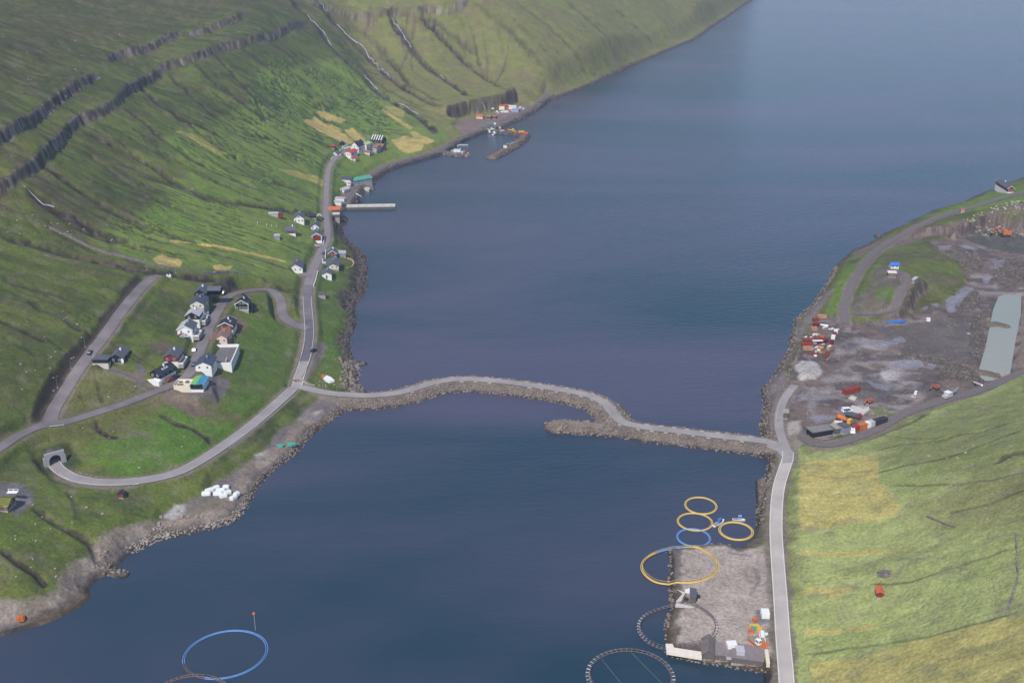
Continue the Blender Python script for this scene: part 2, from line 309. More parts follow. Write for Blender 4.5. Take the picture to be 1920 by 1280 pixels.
GUL = [([(140, 228), (190, 258), (240, 285), (290, 312), (330, 345), (400, 370), (470, 385), (560, 398), (605, 400)], 4.5, 3.2, .95),
       ([(45, 348), (75, 375), (110, 395), (150, 415), (185, 432), (250, 452)], 3.5, 3.0, .9), ([(85, 310), (130, 345), (190, 380), (240, 410), (290, 440)], 3.0, 2.5, .8), ([(160, 280), (215, 325), (260, 352), (330, 385)], 2.5, 2.2, .6),
       ([(265, 160), (300, 195), (340, 222), (400, 245), (430, 262)], 3.0, 2.6, .8), ([(315, 135), (360, 180), (400, 215), (460, 250), (520, 262)], 2.5, 2.2, .7), ([(225, 195), (270, 230), (310, 265), (350, 292), (400, 320), (470, 345)], 2.6, 2.2, .75), ([(405, 100), (440, 145), (480, 185), (500, 225)], 2.0, 2.0, .6),
       ([(450, 85), (500, 125), (560, 170), (590, 190)], 1.8, 1.8, .55), ([(360, 120), (410, 160), (470, 205), (510, 232)], 1.8, 1.8, .55), ([(520, 70), (560, 110), (600, 150)], 1.8, 1.8, .5), ([(270, 330), (330, 352), (400, 378)], 1.5, 1.8, .5),
       ([(380, 290), (430, 320), (500, 340), (560, 352), (605, 372)], 2.0, 2.2, .45), ([(330, 215), (370, 245), (430, 290), (480, 310)], 1.8, 1.8, .5),
       ([(-20, 432), (60, 456), (130, 478), (200, 492), (250, 502), (310, 510), (370, 518), (450, 524), (530, 540), (570, 548)], 4.0, 3.0, .95),
       ([(-20, 595), (20, 612), (60, 632), (90, 640)], 1.4, 1.6, .7), ([(55, 562), (80, 585), (115, 595), (140, 610), (158, 620)], 1.4, 1.6, .7), ([(0, 520), (60, 540), (110, 556), (150, 570)], 1.0, 1.6, .4), ([(150, 655), (158, 672), (150, 690)], 2, 2, .8),
       ([(545, -10), (560, 18), (580, 30), (605, 60), (620, 85), (640, 105), (670, 130), (690, 150), (708, 172), (735, 188), (785, 217), (815, 245), (828, 256)], 5.0, 4.0, .85),
       ([(592, -5), (610, 20), (630, 45), (660, 75), (690, 105), (715, 130), (730, 145), (760, 165), (800, 190), (836, 206)], 5.0, 4.0, .85), ([(712, 8), (735, 35), (755, 65), (770, 90), (800, 125), (830, 145), (860, 165), (890, 182)], 4.5, 3.6, .8),
       ([(785, 22), (820, 60), (850, 95), (885, 128)], 4.5, 3.6, .9), ([(800, 30), (850, 70), (890, 100)], 2.5, 3, .5), ([(885, 128), (925, 155), (960, 176)], 2.5, 2.6, .7), ([(630, 60), (700, 150), (770, 190), (800, 205)], 2.0, 3.0, .4), ([(650, 40), (720, 90), (760, 150), (830, 190)], 2.0, 3.0, .4), ([(880, 0), (960, 60), (1020, 130)], 2, 4, .35), ([(960, 0), (1040, 60), (1110, 130)], 2, 4, .3), ([(1060, 0), (1130, 60), (1180, 110)], 2, 4, .3),
       ([(175, 797), (190, 808), (205, 816), (225, 818)], 1.5, 1.2, .9), ([(305, 778), (330, 792), (360, 805), (380, 820), (398, 830)], 1.6, 1.2, .9), ([(60, 948), (80, 965), (100, 985), (125, 995), (150, 1005), (165, 1025), (180, 1045), (195, 1058)], 2.2, 1.6, .8), ([(0, 1028), (30, 1050), (60, 1075), (90, 1100)], 1.6, 1.5, .7), ([(132, 920), (145, 950), (145, 975)], 1, 1.2, .5),
       ([(1500, 888), (1560, 897), (1605, 890), (1700, 872), (1760, 862), (1860, 828), (1930, 800)], .5, .8, .5), ([(1640, 842), (1700, 832), (1760, 826), (1840, 808), (1900, 790)], .8, 1.0, .45), ([(1740, 830), (1760, 820), (1650, 815), (1700, 790)], .6, 1, .2),
       ([(1640, 815), (1680, 805), (1740, 772)], .8, 1.2, .5), ([(1660, 910), (1760, 908), (1860, 900), (1930, 880)], .3, .7, .35), ([(1780, 960), (1850, 945), (1930, 915)], .4, .8, .45), ([(1620, 1098), (1720, 1085), (1780, 1065), (1860, 1045), (1900, 1025)], .4, .8, .45), ([(1500, 1228), (1600, 1215), (1740, 1190), (1820, 1165), (1930, 1140)], .3, .7, .4), ([(1860, 870), (1900, 850), (1940, 845)], 1, 1.5, .5)]
gpaths = []
for i, (px, dp, wd, rk) in enumerate(GUL): gpaths.append(gully(px, dp, wd, rk, seed=i))
def runnel(x, y, L, wd, amt, col):
    pts = [(x, y)]; vx = vy = 0
    for _ in range(int(L / 7)):
        e_ = 4.0; q = smp(H, np.array([x + e_, x - e_, x, x]), np.array([y, y, y + e_, y - e_])); dx = -(q[0] - q[1]); dy = -(q[2] - q[3]); n_ = math.hypot(dx, dy) + 1e-6
        vx = vx * .75 + dx / n_ * .25; vy = vy * .75 + dy / n_ * .25; m_ = math.hypot(vx, vy) + 1e-6; x += vx / m_ * 7; y += vy / m_ * 7
        if float(smp(H, np.array([x]), np.array([y]))[0]) < 9: break
        pts.append((x, y))
    if len(pts) < 3: return
    for i_, (a_, b_) in enumerate(zip(pts[:-1], pts[1:])):
        sl = bbox_slice(min(a_[0], b_[0]) - 9, max(a_[0], b_[0]) + 9, min(a_[1], b_[1]) - 9, max(a_[1], b_[1]) + 9)
        if sl is None: continue
        dx = b_[0] - a_[0]; dy = b_[1] - a_[1]; X_ = XX[sl]; Y_ = YY[sl]; t_ = np.clip(((X_ - a_[0]) * dx + (Y_ - a_[1]) * dy) / (dx * dx + dy * dy + 1e-9), 0, 1)
        D_ = np.hypot(X_ - a_[0] - t_ * dx, Y_ - a_[1] - t_ * dy) + (GN2[sl] - .5) * wd * 2; f_ = min(1, (i_ + 1) / 3, (len(pts) - i_) / 4)
        m_ = sstep(wd * 1.2, wd * .3, D_) * f_ * np.clip(GN[sl] * 1.6, .2, 1); COL[sl] += (col - COL[sl]) * (m_ * amt)[..., None]; H[sl] -= m_ * .6
rr = random.Random(12); cl = G([(0, 372), (40, 345), (80, 322), (140, 245), (180, 228), (215, 215), (250, 185), (300, 150), (360, 128), (410, 108), (470, 92), (530, 78), (578, 66)])
for i in range(95):
    k = rr.uniform(0, len(cl) - 1.001); j = int(k); f = k - j; x = cl[j][0] * (1 - f) + cl[j + 1][0] * f + rr.uniform(0, 70) * rr.random(); y = cl[j][1] * (1 - f) + cl[j + 1][1] * f
    runnel(x + 4, y, rr.uniform(40, 150), rr.uniform(.8, 2.0), rr.uniform(.45, .85), rr.choice([PEAT * 1.0, lin(70, 62, 44), lin(50, 60, 30)]))
for i in range(60): p_ = hfun(rr.uniform(620, 1150), rr.uniform(2, 110)); runnel(p_[0], p_[1], rr.uniform(50, 160), rr.uniform(1.0, 2.4), rr.uniform(.25, .55), rr.choice([lin(84, 74, 56), lin(70, 76, 40)]))
for i in range(50): p_ = hfun(rr.uniform(-40, 420), rr.uniform(5, 150)); runnel(p_[0], p_[1], rr.uniform(30, 90), rr.uniform(.8, 1.6), rr.uniform(.25, .5), rr.choice([lin(74, 62, 44), lin(52, 58, 32)]))
for i in range(26): p_ = hfun(rr.uniform(0, 170), rr.uniform(500, 640)); runnel(p_[0], p_[1], rr.uniform(20, 60), rr.uniform(.6, 1.2), rr.uniform(.25, .5), rr.choice([lin(74, 62, 44), lin(52, 58, 32)]))
# turf drains and small banks dug across the infield: short dark furrows
def strokes(px_poly, count, ang, L0, L1, wd, seed, dep=.45, curv=.35):
    global H
    rs = random.Random(seed); P = G(px_poly)
    xs_ = [p[0] for p in P]; ys_ = [p[1] for p in P]
    def pin(x, y):
        k = False
        for (x1, y1), (x2, y2) in zip(P, P[1:] + P[:1]):
            if (y1 > y) != (y2 > y) and x < (x2 - x1) * (y - y1) / (y2 - y1) + x1: k = not k
        return k
    D = np.full(XX.shape, 3.0, np.float32); got = 0; tries = 0
    while got < count and tries < count * 20:
        tries += 1; x = rs.uniform(min(xs_), max(xs_)); y = rs.uniform(min(ys_), max(ys_))
        if not pin(x, y): continue
        got += 1
        if got % 6 == 1 or 'lad' not in locals() or lad is None: lad = (x, y, ang + rs.gauss(0, .14), rs.uniform(L0, L1), rs.uniform(-curv, curv) * 1.8, rs.uniform(6, 12), rs.choice((-1, 1)), 0)
        lad = lad[:7] + (lad[7] + 1,); q_ = lad[5] * lad[7]; x = lad[0] - math.sin(lad[2]) * q_ * lad[6] + rs.uniform(-2, 2); y = lad[1] + math.cos(lad[2]) * q_ * lad[6] + rs.uniform(-1, 1)
        if not pin(x, y): lad = None; continue
        a = lad[2] + rs.gauss(0, .05); l = lad[3] * rs.uniform(.8, 1.15); c_ = lad[4]; pts = [(x, y)]
        for s_ in range(4):
            a += c_ / 4; x += math.cos(a) * l / 4; y += math.sin(a) * l / 4; pts.append((x, y))
        for a_, b_ in zip(pts[:-1], pts[1:]):
            sl = bbox_slice(min(a_[0], b_[0]) - 3, max(a_[0], b_[0]) + 3, min(a_[1], b_[1]) - 3, max(a_[1], b_[1]) + 3)
            if sl is None: continue
            dx = b_[0] - a_[0]; dy = b_[1] - a_[1]; X_ = XX[sl]; Y_ = YY[sl]
            t = np.clip(((X_ - a_[0]) * dx + (Y_ - a_[1]) * dy) / (dx * dx + dy * dy + 1e-9), 0, 1)
            D[sl] = np.minimum(D[sl], np.hypot(X_ - a_[0] - t * dx, Y_ - a_[1] - t * dy))
    m = sstep(wd * 1.1, wd * .4, D + (n4 - .5) * .8)
    paint(m * .85, lin(44, 62, 28)); H -= m * dep
    m2 = sstep(wd * 2.4, wd * 1.2, D) * (1 - m); paint(m2 * .35, lin(128, 148, 66))
strokes([(470, 130), (600, 120), (700, 180), (720, 260), (640, 250), (560, 290), (500, 260), (440, 240)], 230, 0.25, 10, 26, 1.1, 1)
strokes([(430, 190), (520, 260), (600, 290), (600, 320), (480, 270), (420, 240)], 60, 0.5, 12, 26, 1.0, 5)
strokes([(300, 250), (420, 250), (520, 320), (600, 350), (600, 380), (460, 340), (330, 290)], 60, 0.3, 8, 20, 1.0, 2)
strokes([(480, 110), (640, 110), (720, 200), (600, 210)], 40, -1.0, 25, 70, .8, 3)
strokes([(250, 330), (590, 400), (590, 480), (300, 480), (180, 420)], 60, 0.1, 8, 30, .8, 4)

# hay fields
def hay(px, amt=.9, seed=61):
    P = G(px); d = sdf(P, 14); a = np.array(P); ang = math.atan2(a[1][1] - a[0][1], a[1][0] - a[0][0]); u = -XX * math.sin(ang) + YY * math.cos(ang)
    wgt = sstep(-.6, .6, d + (n4 - .5) * 1.5); k = 0.72 + 0.28 * np.sin(u * 2.2 + (n2 - .5) * 6)
    paint(wgt * amt * (0.75 + .25 * sstep(.3, .6, n4)), HAY); paint(wgt * (1 - k) * 0.45, lin(140, 140, 66))
for q in ([(568, 226), (590, 218), (612, 234), (636, 246), (655, 262), (668, 272), (640, 266), (605, 250)], [(590, 211), (606, 208), (648, 226), (640, 231), (612, 224)], [(645, 243), (662, 240), (684, 258), (684, 268), (662, 262)], [(612, 232), (636, 240), (664, 266), (655, 268), (630, 246)],
          [(714, 206), (722, 206), (776, 240), (768, 243)], [(733, 263), (762, 254), (796, 268), (790, 282), (762, 288), (748, 280)], [(768, 247), (780, 248), (815, 265), (800, 271), (776, 258)],
          [(285, 486), (303, 478), (342, 488), (340, 502), (300, 498)], [(400, 499), (407, 497), (434, 499), (430, 507), (402, 506)],
          [(1500, 866), (1645, 849), (1646, 906), (1500, 900)], [(1498, 902), (1646, 908), (1663, 909), (1696, 962), (1500, 992)]):
    hay(q, .9 if q[0][0] < 1400 else .62)
for q in ([(330, 246), (352, 248), (427, 288), (412, 290)], [(520, 318), (545, 318), (606, 334), (604, 346), (545, 328)], [(716, 198), (760, 208), (755, 224), (725, 206)]): hay(q, .55)
for q in ([(1508, 1102), (1604, 1093), (1600, 1106), (1578, 1120), (1556, 1123), (1548, 1112), (1508, 1114)], [(1520, 1240), (1700, 1205), (1930, 1150), (1960, 1300), (1520, 1330)], [(1500, 1030), (1700, 1022), (1705, 1030), (1500, 1040)], [(1510, 1180), (1640, 1168), (1642, 1176), (1510, 1190)]): hay(q, .55)
d = polydist(G([(325, 452), (400, 460), (480, 477), (530, 489)]), 12).d; paint(sstep(2.2, 1.2, d + (n4 - .5)), HAY * .9)

# lighter or rougher patches round the quarry hill
QUARRY = [(1486, 836), (1462, 800), (1468, 740), (1480, 700), (1500, 650), (1520, 600), (1560, 590), (1582, 600), (1640, 604), (1700, 596), (1735, 575), (1790, 560), (1812, 525), (1795, 490), (1760, 475), (1740, 450), (1800, 430), (1850, 412), (1900, 404), (2010, 390), (2040, 700), (1925, 695), (1840, 715), (1760, 748), (1700, 772), (1640, 790), (1600, 800), (1540, 826)]
q = regionG(QUARRY, 2, 3); qn = fbm(XX, YY, 30, 4, 120); qn2 = fbm(XX + YY * .5, YY * 1.6, 14, 4, 121)
qz = np.minimum(H, 4.2 + (n2 - .5) * 1.0)
H = H * (1 - q) + (3.0 + (H - 3.0) * .25) * q
paint(q, lin(112, 97, 90)); paint(q * sstep(.52, .62, qn) * .8, lin(142, 130, 126)); paint(q * sstep(.50, .58, qn2) * .75, lin(80, 70, 70)); paint(q * sstep(.60, .72, n4) * .4, lin(152, 144, 146))
paint(regionG([(1640, 618), (1720, 605), (1832, 595), (1838, 640), (1800, 680), (1730, 672), (1682, 650)], 1, 2) * .8, lin(94, 86, 82))
paint(regionG([(1800, 440), (1850, 430), (1930, 440), (1930, 480), (1850, 465)], 2, 2) * .8, lin(76, 78, 72))
for p_ in ([(1490, 690), (1505, 682), (1530, 684), (1545, 700), (1530, 716), (1500, 714)], [(1650, 698), (1668, 694), (1688, 700), (1684, 712), (1660, 714)], [(1595, 762), (1622, 760), (1630, 768), (1616, 775), (1600, 772)]):
    paint(regionG(p_, 1.0, 1) * .9, lin(176, 170, 166))
rub_px = [[(1745, 470), (1800, 468), (1845, 488), (1835, 510), (1815, 520), (1790, 500), (1750, 482)], [(1870, 495), (1930, 485), (1930, 540), (1880, 545), (1860, 525)], [(1790, 572), (1830, 545), (1835, 560), (1820, 590), (1795, 590)],
          [(1752, 690), (1810, 685), (1850, 705), (1880, 700), (1870, 712), (1820, 725), (1770, 712)], [(1825, 590), (1845, 585), (1850, 640), (1835, 680), (1820, 670)], [(1690, 662), (1740, 672), (1800, 680), (1800, 690), (1700, 678)]]
for p_ in rub_px: rw = regionG(p_, 1.5, 2); paint(rw * .9, lin(84, 76, 70)); H += rw * (0.8 + col_n * 1.2)
for p_, hh in (([(1490, 690), (1505, 682), (1530, 684), (1545, 700), (1530, 716), (1500, 714)], 3.0), ([(1640, 650), (1660, 640), (1690, 645), (1680, 655)], 1.5), ([(1555, 655), (1580, 645), (1625, 650), (1610, 662), (1570, 664)], 2.2), ([(1730, 735), (1750, 722), (1768, 742), (1750, 758)], 3.5), ([(1440, 0), (1440, 1), (1441, 1)], 0)):
    if hh: r_ = regionG(p_, 5, 2); H += r_ * hh; paint(r_ * .5, lin(124, 116, 118)) if hh < 3 else None
# the knoll above the quarry
knw = regionG([(1570, 590), (1590, 540), (1610, 500), (1650, 468), (1700, 455), (1760, 470), (1806, 500), (1800, 530), (1740, 555), (1700, 570), (1640, 600), (1600, 606)], 3, 3)
paint(knw * .85, lin(92, 102, 48)); paint(knw * sstep(.45, .58, n2) * .6, lin(92, 84, 66))
paint(regionG([(1590, 585), (1600, 560), (1630, 540), (1640, 500), (1680, 500), (1712, 520), (1700, 560), (1650, 590)], 3, 3) * .8, lin(100, 90, 86)); paint(regionG([(1640, 545), (1665, 535), (1682, 548), (1665, 562), (1645, 560)], 2, 2) * .9, lin(92, 112, 44))
paint(regionG([(1600, 470), (1650, 450), (1740, 430), (1860, 400), (1930, 380), (1940, 400), (1860, 412), (1800, 430), (1740, 445), (1660, 470), (1620, 500)], 3, 3) * .9, lin(112, 98, 90))
paint(regionG([(1546, 585), (1562, 545), (1600, 495), (1640, 468), (1652, 474), (1610, 510), (1580, 560), (1565, 590)], 1.5, 1.5) * .9, lin(96, 118, 46)); paint(regionG([(1730, 408), (1800, 385), (1850, 362), (1925, 345), (1930, 376), (1860, 388), (1790, 402)], 2, 2) * .9, lin(98, 122, 48))
cq = sstep(.3, .7, cliffm) * (~isleft) * (YY > 450)
paint(cq * .7, lin(92, 78, 74)); paint(cq * sstep(.5, .62, col_n) * .6, lin(140, 126, 116))

# yards, strips of gravel
def yard(px, z, col, soft=1.5, jit=1.5, flat=True, mix=.5):
    global H
    P = unps(px, z); s_ = sdf(P, 12); wgt = sstep(-soft, soft, s_ + (n4 - .5) * 2 * jit)
    if flat: wf = sstep(-3.5, 0, s_); H = H * (1 - wf) + z * wf
    paint(wgt, col); paint(wgt * sstep(.46, .62, qn) * mix, np.array(col) * 1.25); paint(wgt * sstep(.52, .64, qn2) * mix, np.array(col) * .78)
    return wgt
STRIP = [(648, 752), (600, 746), (572, 768), (556, 790), (530, 802), (500, 840), (460, 873), (432, 890), (402, 905), (388, 925), (345, 942), (308, 962), (298, 985), (330, 1003), (400, 992), (448, 968), (468, 935), (486, 905), (530, 868), (572, 830), (604, 796), (634, 775)]
yard(STRIP, 2.8, lin(118, 108, 106), flat=True)
for p_ in ([(430, 935), (440, 915), (470, 895), (490, 895), (470, 930), (455, 950)], [(305, 970), (330, 945), (348, 945), (340, 972), (320, 975)], [(583, 775), (606, 765), (608, 768), (588, 779)], [(478, 852), (500, 843), (505, 850), (484, 860)]): paint(regionG(p_, 1, 1.5) * .7, lin(180, 174, 170))
paint(regionG([(350, 960), (400, 935), (450, 945), (440, 965), (390, 985), (350, 985)], 4, 4) * .6, lin(116, 112, 82)); paint(regionG([(535, 822), (575, 812), (570, 825), (540, 830)], 1, 1) * .8, lin(96, 108, 50))
yard([(1256, 1031), (1345, 1022), (1390, 1030), (1440, 1022), (1446, 1100), (1444, 1255), (1350, 1240), (1249, 1218), (1251, 1150), (1266, 1136), (1258, 1104)], 2.5, lin(164, 150, 140), mix=.15)  # pale gravel, raised further by glare put into its colour
paint(regionG([(1410, 1062), (1424, 1070), (1426, 1090), (1408, 1118), (1404, 1116), (1418, 1090)], .5, .5) * .6, lin(112, 102, 104)); paint(regionG([(1362, 1034), (1410, 1040), (1410, 1044), (1364, 1038)], .5, .5) * .6, lin(100, 96, 104))
yard([(1440, 770), (1425, 800), (1434, 820), (1462, 822), (1456, 790), (1466, 745), (1480, 700), (1462, 690), (1444, 715)], 3.0, lin(120, 108, 104))
yard([(1444, 700), (1462, 710), (1490, 650), (1520, 600), (1560, 560), (1545, 545), (1520, 575), (1486, 640), (1470, 668)], 3.2, lin(118, 106, 104), flat=False)
yard([(636, 392), (632, 380), (640, 366), (655, 354), (668, 348), (684, 348), (672, 368), (662, 386), (652, 392)], 3.2, lin(112, 104, 108))
yard([(850, 238), (872, 222), (900, 226), (930, 214), (968, 196), (1010, 196), (1000, 210), (950, 232), (880, 256)], 3.6, lin(128, 108, 104))
yard([(1475, 790), (1500, 788), (1497, 822), (1468, 820), (1466, 800)], 3.2, lin(168, 158, 150), mix=.2)
yard([(0, 905), (45, 897), (55, 910), (60, 930), (30, 960), (0, 935), (-60, 940), (-60, 910)], 18, lin(112, 106, 106), flat=False)
yard([(332, 722), (346, 713), (390, 706), (396, 733), (370, 742), (336, 738)], 18.9, lin(108, 100, 98))
yard([(300, 715), (345, 735), (400, 748), (360, 760), (300, 745)], 19.5, lin(108, 94, 82), flat=False)
yard([(278, 655), (318, 640), (330, 652), (300, 662)], 27, lin(98, 84, 72), flat=False, soft=2)
yard([(250, 700), (262, 686), (275, 690), (262, 706), (250, 708)], 26, lin(96, 88, 84), flat=False, soft=1)
yard([(430, 600), (452, 598), (466, 606), (440, 625), (425, 615)], 20, lin(112, 94, 78), flat=False, soft=1)
yard([(395, 700), (425, 700), (428, 710), (405, 738), (370, 745), (360, 736), (385, 720)], 18.5, lin(110, 102, 102), flat=False, soft=1)
yard([(583, 678), (603, 640), (612, 645), (606, 662), (590, 690), (575, 712), (570, 706)], 7, lin(112, 102, 100), flat=False, soft=1)

# shore blending, beaches and wet rock at the waterline
kk = sstep(0.0, np.where((XX > 55) & (YY < 470), 1.8, np.where((YY > 1260) & isleft, 30.0, 9.0)), shore)
land = H * kk + 0.6 * (1 - kk)
sea = -np.clip(-shore * .5, 0, 9)
H = np.where(shore > 0, np.maximum(land * sstep(0, 1.2, shore + .3), .05 * shore), sea)
mid_left = (XX < -60) & (YY > 620) & (YY < 800)
rockband = sstep(15, 5, shore + (n4 - .5) * 8) * sstep(-1, 1, shore)
paint(rockband * np.where(mid_left, .95, .0), lin(58, 50, 48)); paint(rockband * np.where(mid_left, .6, 0) * sstep(.5, .6, n4), lin(104, 94, 88)); H += rockband * np.where(mid_left, 1, .3) * (col_n - .45) * 3.5 * sstep(0, 3, shore)
beach = sstep(11, 7, shore + (n2 - .5) * 6) * (shore > -2) * isleft * (YY < 480)
paint(beach * .95, lin(132, 118, 106)); paint(beach * sstep(.5, .65, n4) * .4, lin(150, 140, 132))
allb = sstep(5.5, 3.0, shore + (n4 - .5) * 4) * (shore > -1.5)
paint(allb * .9, lin(96, 88, 86)); paint(sstep(2.6, 1.0, shore + (n4 - .5) * 2) * .85, WETR); weed = sstep(5, 2.5, np.abs(shore) + (n4 - .5) * 5) * (shore > -2) * sstep(.45, .6, n2); paint(weed * .5, lin(84, 66, 40))
farb = sstep(8, 4, shore + (n4 - .5) * 6) * isleft * (YY > 1240); paint(farb * .25, lin(66, 58, 54)); H += farb * 0
paint((shore < -.8).astype(np.float32), lin(40, 44, 46))

# causeway, spur, harbour moles, jetties: banks raised on a centre line
bank_w = np.zeros(XX.shape, np.float32)
def bank(px, z, half, slope=1.35, col=None):
    global H
    P = unps(px, z); o = polydist(P, half + slope * (z + 6))
    hh = z - np.maximum(0, o.d + (n4 - .5) * 1.5 - half) / slope
    m = (hh > H) & (o.d < half + slope * (z + 5.5)) & (hh > -3)
    bank_w[m] = 1
    c_ = lin(116, 104, 96) if col is None else col
    mm = (m & (hh > -.5)).astype(np.float32); paint(mm, c_); paint(mm * sstep(.5, .6, col_n) * .6, np.array(c_) * .6); paint(mm * sstep(.9, .3, hh), WETR)
    H = np.where(m, hh, H)
    return P
CAUSE = [(640, 743), (670, 745), (700, 743), (740, 738), (780, 728), (815, 717), (850, 712), (880, 711), (910, 713), (960, 718), (1020, 726), (1070, 734), (1105, 742), (1128, 752), (1142, 765), (1155, 781), (1170, 793), (1200, 800), (1250, 806), (1300, 812), (1360, 819), (1420, 826), (1452, 834)]
bank(CAUSE, 2.8, 4.6, 1.5); bank([(1168, 800), (1130, 797), (1080, 793), (1044, 791)], 2.6, 2.6, 1.3)
bank([(905, 238), (930, 244), (960, 247), (984, 250), (978, 260), (955, 275), (922, 292)], 2.4, 3.0, 1.3, lin(122, 104, 92)); bank([(836, 284), (850, 286), (874, 288)], 2.2, 2.8, 1.0, lin(128, 118, 112)); bank([(682, 350), (694, 352)], 1.5, 2.5, 1.5); bank([(1436, 900), (1440, 980)], 1.5, 2, 1.5)
bank([(195, 1062), (215, 1070), (232, 1076)], .6, 1.0, 2); bank([(660, 680), (676, 679)], 1.0, 1.5, 2); bank([(1648, 440), (1662, 442)], 1, 2, 2)
spur_top = polydist(unps([(1125, 797), (1080, 793), (1048, 791)], 2.6), 8).d; paint(sstep(2.4, 1.8, spur_top), lin(132, 118, 104))

# pond in the quarry
POND = [(1872, 556), (1885, 552), (1915, 553), (1914, 590), (1904, 640), (1892, 712), (1850, 718), (1838, 708), (1836, 690), (1848, 650), (1856, 610), (1862, 580)]
pond_xy = unps(POND, 2.9); ps = sdf(pond_xy, 12); H = np.where(ps > -3, np.minimum(H, np.where(ps > 0, 2.9 - .5 - ps * .2, 2.9 + (-ps) * .5)), H)
bank2 = []
for px in ([(1850, 608), (1868, 606), (1884, 610)], [(1830, 695), (1850, 698), (1864, 702)]):
    P = unps(px, 3.3); d_ = polydist(P, 7).d; H = np.where(d_ < 6, np.maximum(H, 3.7 - np.maximum(0, d_ - 2.0) * .6), H); paint(sstep(5, 4, d_), lin(112, 100, 88))

paint(regionG([(1918, 556), (1960, 556), (1950, 690), (1900, 706), (1912, 640)], 1, 1.5) * .85, lin(126, 110, 96))
paint(regionG([(1518, 830), (1580, 824), (1648, 799), (1664, 797), (1600, 823), (1545, 834)], .8, 1) * .9, lin(104, 122, 56)); paint(regionG([(1630, 772), (1650, 762), (1682, 780), (1690, 792), (1660, 800), (1645, 786)], 1.5, 1.5) * .9, lin(98, 114, 50))
for p_ in [[(1560, 648), (1600, 632), (1650, 640), (1660, 655), (1625, 650), (1600, 662), (1560, 668)], [(1640, 720), (1680, 716), (1700, 724), (1670, 738), (1650, 732)], [(1668, 676), (1700, 668), (1732, 680), (1715, 695), (1690, 690)], [(1655, 694), (1690, 690), (1705, 705), (1695, 722), (1680, 712)], [(1530, 712), (1560, 700), (1610, 705), (1600, 716), (1560, 718)], [(1500, 740), (1530, 728), (1560, 735), (1550, 750), (1515, 760)], [(1580, 782), (1520, 770), (1540, 792)], [(1510, 755), (1530, 750), (1535, 785), (1520, 790)]]: paint(regionG(p_, 2.5, 4) * .6, lin(152, 144, 146))
for p_ in [[(1570, 650), (1600, 640), (1612, 648), (1590, 658), (1572, 658)], [(1590, 722), (1640, 712), (1690, 735), (1640, 760), (1600, 745)], [(1730, 722), (1760, 715), (1775, 745), (1745, 760)]]: paint(regionG(p_, 3, 4) * .7, lin(80, 74, 72))
paint(regionG([(1632, 600), (1690, 592), (1712, 570), (1714, 550), (1700, 560), (1670, 590)], 2, 2) * .5, lin(66, 58, 54))  # dark crescent under the knoll: its shade painted into the ground colour
# puddles: darker, smooth patches
PUD = [[(1760, 462), (1785, 460), (1780, 467), (1762, 468)], [(1795, 459), (1815, 460), (1835, 468), (1810, 466)], [(1830, 460), (1850, 464), (1845, 468)], [(1864, 490), (1885, 485), (1880, 500), (1866, 506)], [(1843, 522), (1856, 518), (1855, 532), (1842, 530)], [(1800, 542), (1815, 539), (1812, 546), (1801, 546)], [(1772, 562), (1800, 550), (1822, 540), (1800, 570), (1792, 585), (1778, 586)],
       [(1748, 570), (1762, 568), (1760, 575), (1750, 574)], [(1728, 577), (1740, 574), (1738, 580), (1730, 581)], [(1640, 646), (1690, 630), (1700, 640), (1660, 652)], [(1672, 680), (1700, 672), (1730, 678), (1720, 692), (1685, 690)], [(1622, 712), (1650, 720), (1672, 722), (1665, 732), (1640, 728), (1630, 718)], [(1740, 680), (1775, 682), (1770, 690), (1742, 688)], [(1560, 694), (1575, 692), (1574, 698), (1562, 698)], [(1520, 780), (1545, 776), (1555, 790), (1530, 795)]]
for p_ in PUD: m = regionG(p_, .4, .8); paint(m * .8, lin(134, 128, 136)); RGH = RGH * (1 - m) + .18 * m

